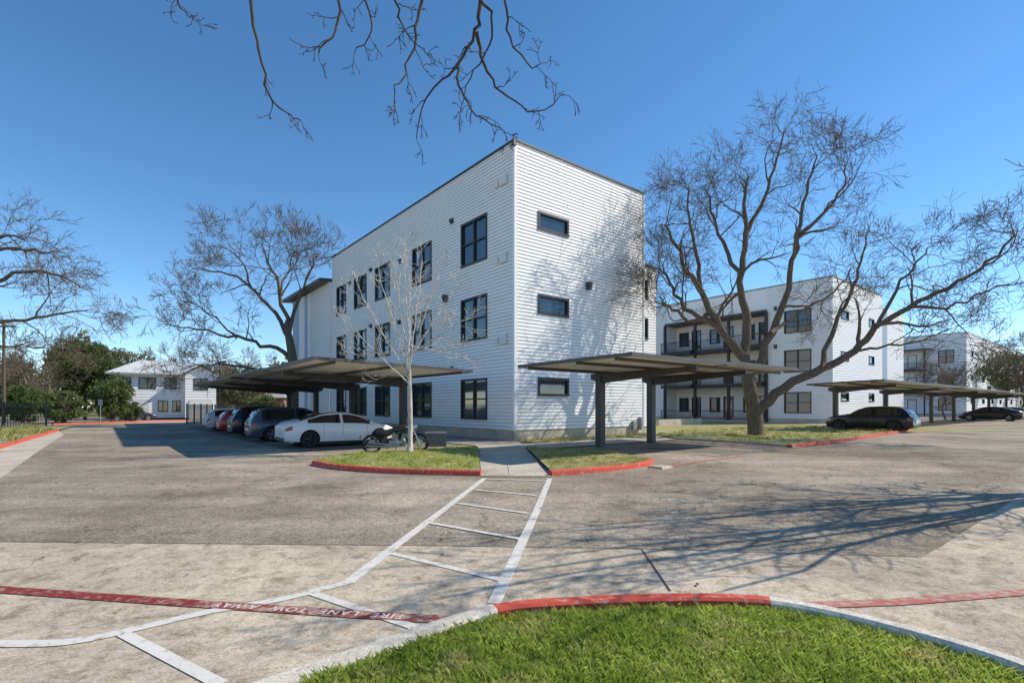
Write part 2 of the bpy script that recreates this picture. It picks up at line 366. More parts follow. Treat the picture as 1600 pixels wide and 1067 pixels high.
ri=ri_f+[G(1005,719),G(940,709),G(822,701.5)]
kerb('red_kerb',smoothpts(ri_f,3),1,.2,.13,M['red_kerb'],'red kerb of the island right of the ramp')
sheet('island_turf',[p+Vector((0,.05,0)) for p in ri],.10,M['turf_dry'],'turf of the island right of the ramp','turf')
blades('grass',ri,6500,.03,.07,.014,.1,M['grass_dry'],'dry grass on the island right of the ramp')
kerb('kerb_end',[G(1012,731),G(1035,733.5),G(1052,731)],1,.5,.06,M['concrete_clean'],'low concrete kerb end right of the island')
mb=MB(); mb.poly([G(752,745)+Vector((0,0,.02)),G(861,745)+Vector((0,0,.02)),G(820,701)+Vector((0,0,.04)),G(748,701)+Vector((0,0,.04))])
tag(mb.build('ramp',M['concrete_clean']),'pale concrete kerb ramp between the two islands','ramp',None,'structure')
mb=MB(); mb.poly([G(748,701)+Vector((0,0,.041)),G(820,701)+Vector((0,0,.041)),G(812,692)+Vector((0,0,.045)),G(735,692)+Vector((0,0,.045))]); strip(mb,[G(797,742),G(790,704)],.015,.046)
tag(mb.build('walkway',M['concrete_clean']),'short concrete walkway from the ramp to the building corner','walkway',None,'structure')
tb_f=[G(1238,699.5),G(1290,694),G(1340,687.5),G(1390,679),G(1416,674.5),G(1424,671)]
tb=tb_f+[G(1380,668.5),G(1290,667),G(1200,668),G(1080,673),G(1025,681),G(1055,687),G(1110,690),G(1180,695)]
kerb('red_kerb',smoothpts(tb_f,3),1,.22,.13,M['red_kerb'],'red kerb of the bed below the large bare tree')
kerb('kerb',smoothpts([G(1055,687),G(1110,690),G(1180,695),G(1238,699.5)],3),1,.18,.12,M['concrete_clean'],'grey kerb at the left of the large tree bed')
sheet('bed_turf',tb,.09,M['turf_dry'],'turf of the bed below the large bare tree','turf')
blades('grass',tb,12000,.05,.14,.022,.09,M['grass_dry'],'yellow green grass below the large bare tree')
sheet('courtyard_walk',[W(CB,-3.2,-2),W(CB,-.0,-2),W(CB,-.0,26),W(CB,-3.2,26)],.012,M['concrete_clean'],'concrete walk along the balcony building','walk')
sheet('courtyard_lawn',[W(CA,10,0),W(CB,-3.2,-14),W(CB,-3.2,26),W(CA,12,22)],.006,M['turf_dry'],'dry courtyard lawn between the two apartment buildings','lawn')
mb=MB(); a=G(1030,665); mb.hexa([W(a,0,0,0),W(a,6.5,0,0),W(a,6.5,.3,0),W(a,0,.3,0),W(a,0,0,.5),W(a,6.5,0,.5),W(a,6.5,.3,.5),W(a,0,.3,.5)])
tag(mb.build('low_wall',M['concrete_clean']),'low pale concrete wall in the courtyard left of the large tree','low wall')

# ------------------------------------------------------------------ buildings
def mpR(u,o,z): return (u,-o,z)
def mpL(u,o,z): return (-o,u,z)
def shift(mp,ou,oo):
    return lambda u,o,z: mp(u+ou,o+oo,z)
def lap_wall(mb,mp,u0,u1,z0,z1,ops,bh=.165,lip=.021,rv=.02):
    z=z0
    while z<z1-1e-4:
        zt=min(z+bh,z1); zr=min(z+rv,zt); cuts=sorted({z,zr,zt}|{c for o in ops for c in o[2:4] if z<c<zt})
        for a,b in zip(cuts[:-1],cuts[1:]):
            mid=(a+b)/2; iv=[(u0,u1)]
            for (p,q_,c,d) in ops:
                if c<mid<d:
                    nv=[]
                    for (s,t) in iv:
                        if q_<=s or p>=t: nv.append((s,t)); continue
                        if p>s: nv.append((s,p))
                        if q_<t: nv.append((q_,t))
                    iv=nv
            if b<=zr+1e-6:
                oa=lip*(a-z)/rv; ob=lip*(b-z)/rv; mi=1  # bottom band of the board, lap shadow put into its colour
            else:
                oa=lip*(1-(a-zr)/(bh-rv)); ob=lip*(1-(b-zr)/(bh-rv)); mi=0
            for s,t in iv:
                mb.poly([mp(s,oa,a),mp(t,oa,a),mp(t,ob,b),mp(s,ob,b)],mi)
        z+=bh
def window(parent,mp,u0,u1,z0,z1,vb=(),hb=(),g='glass',fw=.1,name='window'):
    mb=MB(); a,b=-.09,.055
    mb.obox(mp,u0,u1,a,b,z1-fw,z1); mb.obox(mp,u0,u1,a,b+.02,z0,z0+fw)
    mb.obox(mp,u0,u0+fw,a,b,z0+fw,z1-fw); mb.obox(mp,u1-fw,u1,a,b,z0+fw,z1-fw)
    for v in vb: c=u0+(u1-u0)*v; mb.obox(mp,c-.05,c+.05,-.08,.035,z0+fw,z1-fw)
    for h in hb:
        c=z0+(z1-z0)*h; us=[u0+fw]+[u0+(u1-u0)*v for v in vb]+[u1-fw]
        for i in range(len(us)-1): mb.obox(mp,us[i]+(.05 if i else 0),us[i+1]-(.05 if i<len(us)-2 else 0),-.08,.02,c-.035,c+.035)
    w=mb.build(name,M['black'],parent)
    mb=MB(); mb.obox(mp,u0+fw*.6,u1-fw*.6,-.075,-.06,z0+fw*.6,z1-fw*.6); mb.build('pane',M[g],w)
    return w
ROWS=((.95,3.0),(4.92,7.12),(8.78,11.02))
LC=((2.1,4.42),(7.5,9.8),(12.9,15.2),(16.7,18.95),(20.6,22.6))
HT=13.76
b1=thing('apartment_building','near three storey white apartment block with tall corner facing the crosswalk','apartment building',CA,TH)
opsL=[(u0,u1,z0,z1) for (u0,u1) in LC for (z0,z1) in ROWS]
RZ=((2.1,2.98),(5.98,6.9),(9.96,10.82)); opsR=[(1.4,3.43,a,b) for a,b in RZ]
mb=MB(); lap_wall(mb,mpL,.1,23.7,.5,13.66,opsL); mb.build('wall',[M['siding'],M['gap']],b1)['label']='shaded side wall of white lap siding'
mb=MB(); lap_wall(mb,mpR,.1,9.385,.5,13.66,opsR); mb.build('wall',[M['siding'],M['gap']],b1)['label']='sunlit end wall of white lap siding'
mb=MB(); mb.poly([(9.385,0,.5),(9.385,23.7,.5),(9.385,23.7,13.6),(9.385,0,13.6)]); mb.poly([(0,23.7,.5),(9.385,23.7,.5),(9.385,23.7,13.6),(0,23.7,13.6)]); mb.build('wall',M['siding'],b1)
mb=MB(); mb.box(-.045,.1,-.045,.1,.5,13.66); mb.build('corner_board',M['siding'],b1)
mb=MB(); mb.box(9.36,9.46,-.045,.06,.5,13.66); mb.build('corner_board',M['siding'],b1)
mb=MB(); mb.box(.02,9.36,.02,23.68,-.05,.5); mb.build('foundation',M['concrete_clean'],b1)
mb=MB(); mb.poly([(0,0,13.5),(9.3,0,13.5),(9.3,23.7,13.5),(0,23.7,13.5)]); mb.build('roof',M['grey_trim'],b1)
mb=MB(); mb.box(-.07,9.47,-.07,.2,13.66,13.75); mb.box(-.07,.2,.2,23.78,13.66,13.75); mb.box(9.2,9.47,.2,23.78,13.66,13.75); mb.box(.2,9.2,23.5,23.78,13.66,13.75); mb.build('coping',M['black'],b1)
i=0
for (u0,u1) in LC:
    for (z0,z1) in ROWS:
        window(b1,mpL,u0,u1,z0,z1,(.5,),(.5,),'glass_blind' if i in (0,4,8) else 'glass'); i+=1
for a,b in RZ: window(b1,mpR,1.4,3.43,a,b,(),(),'glass',.11)
def wall_lamp(parent,mp,u,z):
    mb=MB(); mb.obox(mp,u-.09,u+.09,.03,.07,z-.2,z+.2); mb.obox(mp,u-.12,u+.12,.07,.28,z-.02,z+.18); mb.obox(mp,u-.1,u+.1,.07,.25,z-.2,z-.02); mb.build('wall_lamp',M['bronze'],parent)
def vent(parent,mp,u,z,r=.11):
    mb=MB(); c=Vector(mp(u,.04,z)); a='x' if abs(mp(0,1,0)[0])>.5 else 'y'; sg=-1
    mb.lathe([(0,sg*.14),(r*.8,sg*.14),(r,sg*.10),(r,0)],a,c,12); mb.obox(mp,u-r*1.3,u+r*1.3,.03,.05,z-r*1.3,z+r*1.3); mb.build('vent_cap',M['plastic'],parent)
wall_lamp(b1,mpR,4.75,7.75); wall_lamp(b1,mpL,5.85,7.45)
for u,z in ((5.3,11.5),(11.4,10.7),(11.5,6.9),(15.9,11.1),(19.8,10.9),(15.9,7.2),(5.3,3.6),(11.5,3.3)): vent(b1,mpL,u,z)
for z in (11.9,8.3,4.5):
    mb=MB(); mb.obox(mpL,.5,1.0,.03,.14,z,z+.45); mb.obox(mpL,1.15,1.4,.03,.1,z+.05,z+.35); mb.build('utility_box',M['cream'],b1)
mb=MB(); mb.obox(mpR,8.9,9.1,.03,.25,.3,1.0); mb.obox(mpR,8.3,8.55,.03,.2,.35,.8); mb.build('utility_box',M['grey_trim'],b1)
mb=MB(); mb.box(-.22,-.05,-.22,-.05,13.36,13.58); mb.build('corner_lamp',M['bronze'],b1)
rz=11.7; mpW=shift(mpL,0,.2)
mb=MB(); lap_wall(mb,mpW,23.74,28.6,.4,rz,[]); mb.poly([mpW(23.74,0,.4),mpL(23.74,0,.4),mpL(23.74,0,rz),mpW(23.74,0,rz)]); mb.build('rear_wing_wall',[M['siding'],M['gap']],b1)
mb=MB()
for k in range(13):
    y0=28.6+k*.42; mi=1 if k>7 or k in (2,3) else 0
    mb.obox(mpL,y0,y0+.40,-.1,.22,.4,rz,mi); mb.obox(mpL,y0+.40,y0+.42,-.1,.19,.4,rz,2)
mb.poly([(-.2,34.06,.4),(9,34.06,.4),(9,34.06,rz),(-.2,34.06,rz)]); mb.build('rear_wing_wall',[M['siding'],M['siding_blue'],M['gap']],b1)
mb=MB(); mb.hexa([(-1.0,23.8,rz),(10,23.8,rz+.9),(10,35,rz+.9),(-1.0,35,rz),(-1.0,23.8,rz+.25),(10,23.8,rz+1.15),(10,35,rz+1.15),(-1.0,35,rz+.25)]); mb.build('rear_wing_roof',M['bronze'],b1)
mb=MB(); mb.box(-.18,9,23.75,34,0,.4); mb.build('foundation',M['concrete_clean'],b1)
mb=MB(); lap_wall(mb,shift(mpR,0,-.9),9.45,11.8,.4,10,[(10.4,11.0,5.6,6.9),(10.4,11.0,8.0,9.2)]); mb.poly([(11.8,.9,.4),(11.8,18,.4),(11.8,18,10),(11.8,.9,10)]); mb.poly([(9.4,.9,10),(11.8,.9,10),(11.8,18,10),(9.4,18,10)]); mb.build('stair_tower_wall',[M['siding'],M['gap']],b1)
mb=MB(); mb.box(9.47,11.9,.82,1.1,10,10.1); mb.build('coping',M['bronze'],b1)
mb=MB(); mb.box(9.46,11.78,.92,18,0,.4); mb.build('foundation',M['concrete_clean'],b1)
for a,b in ((5.6,6.9),(8.0,9.2)): window(b1,shift(mpR,0,-.9),10.4,11.0,a,b)

def block(name,label,origin,LX,LY,ht,wins_L,wins_R,rec=None,bh=.24,lap=.026,rv=.024):
    b=thing(name,label,'apartment building',origin,TH)
    opsL=[w[:4] for w in wins_L]
    for (a,c) in (rec or [(.08,LY)]):
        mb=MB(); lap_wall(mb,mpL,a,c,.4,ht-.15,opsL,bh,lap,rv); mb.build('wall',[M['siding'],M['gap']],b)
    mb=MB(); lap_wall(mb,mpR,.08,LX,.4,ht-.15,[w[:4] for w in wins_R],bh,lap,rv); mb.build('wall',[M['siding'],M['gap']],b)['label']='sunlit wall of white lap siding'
    mb=MB(); mb.poly([(LX,0,0),(LX,LY,0),(LX,LY,ht-.2),(LX,0,ht-.2)]); mb.poly([(0,LY,0),(LX,LY,0),(LX,LY,ht-.2),(0,LY,ht-.2)]); mb.build('wall',M['siding'],b)
    mb=MB(); mb.box(-.05,.08,-.05,.08,.4,ht-.15); mb.build('corner_board',M['siding'],b)
    mb=MB(); mb.poly([(0,0,ht-.25),(LX,0,ht-.25),(LX,LY,ht-.25),(0,LY,ht-.25)]); mb.build('roof',M['grey_trim'],b)
    mb=MB(); mb.box(-.07,LX+.07,-.07,.2,ht-.12,ht); mb.box(-.07,.2,.2,LY+.07,ht-.12,ht); mb.build('coping',M['grey_trim'],b)
    mb=MB(); mb.box(.02,LX,.02,LY,-.05,.4); mb.build('foundation',M['concrete_clean'],b)
    for w in wins_L: window(b,mpL,*w[:4],(.5,),(.5,),w[4] if len(w)>4 else 'glass')
    for w in wins_R: window(b,mpR,*w[:4],(),(),'glass')
    return b
def balcony(b,z,ya,yb,out_,inn_,solid=False):
    mb=MB(); mb.box(out_,inn_,ya,yb,z-.32 if z>1 else 0,z); s=mb.build('balcony_slab',M['black'] if z>1 else M['concrete_clean'],b)
    mb=MB(); mb.box(out_,out_+.05,ya,yb,z+1.0,z+1.07); mb.box(out_,out_+.05,ya,yb,z+.1,z+.15)
    y=ya
    while y<yb: mb.box(out_+.015,out_+.035,y,y+.025,z+.15,z+1.0); y+=.14
    for yy in (ya,yb-.05): mb.box(out_+.05,-.01,yy,yy+.05,z+1.0,z+1.06); mb.box(out_,out_+.05,yy,yy+.05,z,z+1.0)
    mb.build('railing',M['black'],s)
wl=[(1.8,4.3,a,b) for a,b in ROWS]
wr=[(2.0,4.0,a,b) for a,b in RZ]+[(9.6,11.2,a,b) for a,b in RZ]
b2=block('apartment_building','three storey white apartment block with dark balconies behind the large bare tree',CB,13.8,26,HT,wl,wr,rec=[(.08,6),(18,26)])
bx=2.2; mpB=shift(mpL,0,-bx)
doors=[]
for k,y0 in enumerate((6.4,10.4,14.4)):
    for z0 in (.25,4.2,8.1):
        doors.append((y0+.3,y0+1.5,z0,z0+2.5)); doors.append((y0+1.9,y0+3.2,z0+.7,z0+2.4))
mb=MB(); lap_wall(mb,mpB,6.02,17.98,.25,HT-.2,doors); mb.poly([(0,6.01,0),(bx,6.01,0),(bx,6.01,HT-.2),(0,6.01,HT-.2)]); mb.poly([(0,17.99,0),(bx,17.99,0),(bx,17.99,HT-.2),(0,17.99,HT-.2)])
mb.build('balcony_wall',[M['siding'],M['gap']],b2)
for i,dd in enumerate(doors): window(b2,mpB,*dd,(.5,) if i%2==0 else (),() ,'glass' if i%3 else 'glass_blind',name='balcony_door' if i%2==0 else 'window')
for z in (.12,4.05,7.95):
    for j,(ya,yb) in enumerate(((6.05,9.95),(10.05,13.95),(14.05,17.95))): balcony(b2,z,ya,yb,-1.1 if j!=1 else -.4,bx-.02)
for y in (6.0,10.0,14.0,18.0):
    mb=MB(); mb.box(-.32,-.08,y-.13,y+.13,0,11.2); mb.build('column',M['black'],b2)
mb=MB(); mb.box(-.34,bx,6.02,17.98,11.2,11.42); mb.build('balcony_roof',M['bronze'],b2)
mb=MB(); mb.box(0.02,bx-.02,6.02,17.98,11.42,HT-.16); mb.build('parapet',M['siding'],b2)
for u,z in ((5.1,7.6),(5.1,11.4)): wall_lamp(b2,mpL,u,z)
mb=MB()
for k in range(22):
    mb.obox(mpR,13.82+k*.4,13.82+k*.4+.37,-.6,.0-.3,.3,12.6,1 if 2<=k<=6 else 0)
mb.build('link_wall',[M['siding'],M['siding_blue']],b2)
wl=[(1.5,3.6,a,b) for a,b in ROWS]+[(13.5,15.6,a,b) for a,b in ROWS]
wr=[(x,x+2,a,b) for x in (3,12,20,28,40,52) for a,b in RZ]
b3=block('apartment_building','distant white apartment block beyond the long carport at right',CD,64,24,HT,wl,wr,bh=.5,lap=.04,rv=.04)
for z in (4.05,7.95): balcony(b3,z,5.0,11.5,-1.6,-.06)
mb=MB(); mb.hexa([(-2.4,4.5,11.0),(-.06,4.5,11.3),(-.06,12,11.3),(-2.4,12,11.0),(-2.4,4.5,11.2),(-.06,4.5,11.5),(-.06,12,11.5),(-2.4,12,11.2)]); mb.build('balcony_roof',M['bronze'],b3)
for y in (5.1,11.4):
    mb=MB(); mb.box(-1.55,-1.35,y-.1,y+.1,0,11.0); mb.build('column',M['black'],b3)
for k,y in enumerate((6.5,9.3)):
    for z in (.3,4.1,8.0): window(b3,mpL,y,y+1.3,z+.1,z+2.5,name='balcony_door')
for x in (7,24,34):
    for z in (4.05,7.95):
        mb=MB(); mb.box(x,x+3.4,-1.5,-.06,z-.3,z); s=mb.build('balcony_slab',M['black'],b3)
        mb=MB(); mb.box(x,x+3.4,-1.5,-1.42,z+1.0,z+1.1)
        for k in range(18): mb.box(x+k*.2,x+k*.2+.04,-1.48,-1.44,z,z+1.0)
        mb.build('railing',M['black'],s)

# white house at left
hx=G(260,655.5); hs=thing('house','white two storey house with pale metal roof beyond the exit road','house',(hx.x,hx.y,0),math.radians(34)); hs.scale=(.86,.9,1.06)
hm=lambda u,o,z:(u,-o,z)
hm2=lambda u,o,z:(u,-1.6-o,z)
UP=((-5.4,-4.0),(-3.2,-1.2),(-.2,1.2)); LO=((-1.0,.2),(.7,1.7))
mb=MB(); lap_wall(mb,hm,-6.2,2.2,.2,5.3,[(a,b,3.5,4.8) for a,b in UP]+[(a,b,.9,2.2) for a,b in LO],.3,.03,.025)
mb.poly([(-6.2,0,0),(-6.2,7,0),(-6.2,7,5.3),(-6.2,0,5.3)]); mb.poly([(6,0,0),(6,7,0),(6,7,5.3),(6,0,5.3)]); mb.poly([(-6.2,7,0),(6,7,0),(6,7,5.3),(-6.2,7,5.3)])
lap_wall(mb,hm2,2.2,6,.2,5.3,[(3.2,5.0,3.4,4.8)],.3,.03,.025); mb.poly([(2.2,-1.6,0),(2.2,0,0),(2.2,0,5.3),(2.2,-1.6,5.3)]); mb.poly([(6,-1.6,0),(6,0,0),(6,0,5.3),(6,-1.6,5.3)])
mb.poly([(2.2,-1.6,5.3),(6,-1.6,5.3),(4.1,-1.6,6.2)])
mb.build('wall',[M['siding'],M['gap']],hs)
mb=MB(); A=[(-6.8,-.7,5.25),(6.6,-.7,5.25),(6.6,7.6,5.25),(-6.8,7.6,5.25)]; r1=(-3.2,3.4,6.9); r2=(3.2,3.4,6.9)
mb.poly([A[0],A[1],r2,r1]); mb.poly([A[2],A[3],r1,r2]); mb.poly([A[3],A[0],r1]); mb.poly([A[1],A[2],r2])
g=[(1.7,-2.2,5.2),(4.1,-2.2,6.35),(6.5,-2.2,5.2)]; gb=[(1.7,1.5,5.2),(4.1,3.2,6.35),(6.5,1.5,5.2)]
mb.poly([g[0],g[1],gb[1],gb[0]]); mb.poly([g[1],g[2],gb[2],gb[1]])
for k in range(30):
    f=(k+.5)/30; p=Vector(A[0]).lerp(Vector(A[1]),f); q_=Vector(r1).lerp(Vector(r2),f); mb.tube([p+Vector((0,0,.02)),q_+Vector((0,0,.02))],.03,4)
mb.build('roof',M['metal_roof'],hs)
mb=MB(); mb.box(-6.82,1.7,-.74,-.66,5.05,5.24); mb.build('gutter',M['grey_trim'],hs)
for (a,b) in UP: window(hs,hm,a,b,3.5,4.8,(.5,),(),'glass',.08)
for (a,b) in LO: window(hs,hm,a,b,.9,2.2,(.5,),(),'glass',.08)
window(hs,hm2,3.2,5.0,3.4,4.8,(.5,),(),'glass',.08)
def garage(par,x0,x1,yo):
    mb=MB()
    for k in range(4): mb.box(x0,x1,yo-.1,yo-.04,.05+k*.56,.05+k*.56+.53)
    mb.build('garage_door',M['cream'],par)
garage(hs,-4.6,-2.0,0); garage(hs,2.7,5.5,-1.6)
sheet('driveway',[W(hx,-9,-13),W(hx,2,-14),W(hx,6,-3),W(hx,-5,-2)],.0075,M['concrete_clean'],'pale driveway leading to the white house','driveway')
hb=P(279,640,85); bk=thing('brick_house','low red brick house wall glimpsed behind the white house','house',(hb.x+9.5,hb.y+8,0),.3)
mb=MB(); mb.box(-4,4,0,6,0,3.2); mb.build('wall',M['brick'],bk)
mb=MB(); mb.hexa([(-4.5,-.6,3.2),(4.5,-.6,3.2),(4.5,6.6,3.2),(-4.5,6.6,3.2),(-2.5,2.7,4.8),(2.5,2.7,4.8),(2.5,3.3,4.8),(-2.5,3.3,4.8)]); mb.build('roof',M['canopy_top'],bk)
window(bk,hm,-2,-.5,1,2.4,(.5,),(.5,),'glass',.08)

# ------------------------------------------------------------------ carports
def carport(label,origin,mp,u0,u1,wb,wf,posts,zb,zf,steps=1):
    c=thing('carport',label,'carport',origin,TH,'flat roofed parking canopies')
    zz=lambda o:zb+(zf-zb)*(o-wb)/(wf-wb)
    for u in posts:
        mb=MB(); mb.obox(mp,u-.14,u+.14,wb+.35,wb+.63,.03,zz(wb)-.2); mb.obox(mp,u-.24,u+.24,wb+.25,wb+.73,0,.03); mb.build('post',M['bronze'],c)
        mb=MB(); a=wb+.05; m_=wb+.5; f=wf-.35
        for (p,q_,d0,d1) in ((a,m_,.2,.4),(m_,f,.4,.16)):
            t=.08
            cs=[(u-t,p,zz(p)-.09-d0),(u+t,p,zz(p)-.09-d0),(u+t,q_,zz(q_)-.09-d1),(u-t,q_,zz(q_)-.09-d1),(u-t,p,zz(p)-.09),(u+t,p,zz(p)-.09),(u+t,q_,zz(q_)-.09),(u-t,q_,zz(q_)-.09)]
            mb.hexa([mp(*k) for k in cs])
        mb.build('cantilever_arm',M['bronze'],c)
    seg=(u1-u0)/steps
    for s in range(steps):
        a=u0+s*seg; b=a+seg-.02; lift=.04*(s%2)
        mb=MB(); n=int((b-a)/.16)
        prev=None
        for k in range(n+1):
            for h_,off in ((0,0),(.035,.03),(.035,.08),(0,.11)):
                u=a+.1+(b-a-.2)*k/n+off
                if u>b-.08: continue
                cur=(u,h_)
                if prev: mb.poly([mp(prev[0],wb+.08,zz(wb)+prev[1]+lift),mp(cur[0],wb+.08,zz(wb)+cur[1]+lift),mp(cur[0],wf-.08,zz(wf)+cur[1]+lift),mp(prev[0],wf-.08,zz(wf)+prev[1]+lift)])
                prev=cur
        d=mb.build('canopy',M['deck'],c)
        mb=MB(); mb.poly([mp(a,wb,zz(wb)+.075+lift),mp(b,wb,zz(wb)+.075+lift),mp(b,wf,zz(wf)+.075+lift),mp(a,wf,zz(wf)+.075+lift)])
        mb.build('canopy_top',M['canopy_top'],d)
        mb=MB()
        def bar(u_0,u_1,o0,o1):
            mb.hexa([mp(u_0,o0,zz(o0)-.02+lift),mp(u_1,o0,zz(o0)-.02+lift),mp(u_1,o1,zz(o1)-.02+lift),mp(u_0,o1,zz(o1)-.02+lift),mp(u_0,o0,zz(o0)+.09+lift),mp(u_1,o0,zz(o0)+.09+lift),mp(u_1,o1,zz(o1)+.09+lift),mp(u_0,o1,zz(o1)+.09+lift)])
        bar(a,b,wf-.06,wf); bar(a,b,wb,wb+.06); bar(a,a+.06,wb+.06,wf-.06); bar(b-.06,b,wb+.06,wf-.06)
        mb.build('fascia',M['fascia'],d)
    for o in (wb+.45,wb+(wf-wb)*.55,wf-.7):
        mb=MB(); mb.obox(mp,u0+.15,u1-.15,o-.05,o+.05,zz(o)-.088,zz(o)-.005); mb.build('purlin',M['bronze'],c)
    return c
carport('long left carport over the row of parked cars',CA,mpL,-1.2,27,3.1,9.3,(3.9,10.2,16.5,22.8),2.97,3.14,4)
carport('short carport in front of the sunlit end wall, empty below',CA,mpR,-3.0,7.8,3.9,9.0,(.85,4.15),3.0,3.05,2)
carport('long distant carport at right sheltering the black cars',CB,mpR,-17,44,4.5,8.8,(-13.5,-3,10.5,19.4,29,38),3.0,3.12,6)

# ------------------------------------------------------------------ cars
CARS={
'sedan':dict(L=4.7,Hh=1.43,w=.925,top=[(0,.60),(.02,.70),(.06,.755),(.12,.79),(.2,.87),(.32,.965),(.45,1),(.56,.985),(.66,.90),(.76,.735),(.80,.69),(.90,.615),(.97,.52),(1,.40)],belt=[(0,.57),(.04,.66),(.2,.685),(.5,.655),(.75,.63),(.86,.60),(.95,.51),(1,.38)],gh=(.13,.79),rw=(.13,.33),ws=(.58,.77),bp=.47,wr=.335),
'suv':dict(L=4.6,Hh=1.68,w=.93,top=[(0,.50),(.008,.62),(.03,.74),(.07,.88),(.11,.955),(.2,.985),(.4,1),(.54,.975),(.62,.89),(.71,.72),(.75,.675),(.88,.63),(.97,.55),(1,.42)],belt=[(0,.48),(.03,.59),(.2,.61),(.5,.60),(.72,.59),(.86,.575),(.95,.52),(1,.40)],gh=(.05,.73),rw=(.022,.095),ws=(.55,.715),bp=.43,wr=.36),
'hatch':dict(L=4.3,Hh=1.46,w=.90,top=[(0,.48),(.01,.60),(.04,.74),(.09,.88),(.14,.955),(.22,.985),(.38,1),(.52,.975),(.62,.87),(.71,.715),(.75,.68),(.88,.63),(.97,.54),(1,.40)],belt=[(0,.46),(.03,.60),(.2,.63),(.5,.61),(.72,.60),(.86,.585),(.95,.52),(1,.38)],gh=(.07,.73),rw=(.03,.12),ws=(.54,.715),bp=.43,wr=.33)}
def itp(tab,x):
    for (a,va),(b,vb) in zip(tab[:-1],tab[1:]):
        if x<=b: return va+(vb-va)*(x-a)/(b-a) if b>a else vb
    return tab[-1][1]
def sm(tab,x,w=.018): return sum(itp(tab,min(1,max(0,x+d*w)))*k for d,k in ((-1,.25),(0,.5),(1,.25)))
def section(S,f):
    Hh=S['Hh']; w=S['w']*itp([(0,.80),(.025,.89),(.08,.955),(.2,1),(.78,1),(.9,.95),(.965,.86),(1,.70)],f)
    zl=itp([(0,.30),(.06,.20),(.2,.17),(.8,.17),(.94,.19),(1,.27)],f)
    zb=sm(S['belt'],f)*Hh; zt=max(sm(S['top'],f)*Hh,zb+.015)
    g=min(1,max(0,(zt-zb-.03)/(.24*Hh)))
    y6=w*(.93-(.93-.70)*g); z6=(zb+.5*(zt-zb))*(1-g)+(zt-.045)*g
    return [(0,zl),(.84*w,zl),(.955*w,zl+.07),(.995*w,zl+.32*(zb-zl)),(1.0*w,zl+.62*(zb-zl)),(.985*w,zb-.05),(.955*w,zb),(y6,z6),(y6*.55,zt-.012),(0,zt)],g
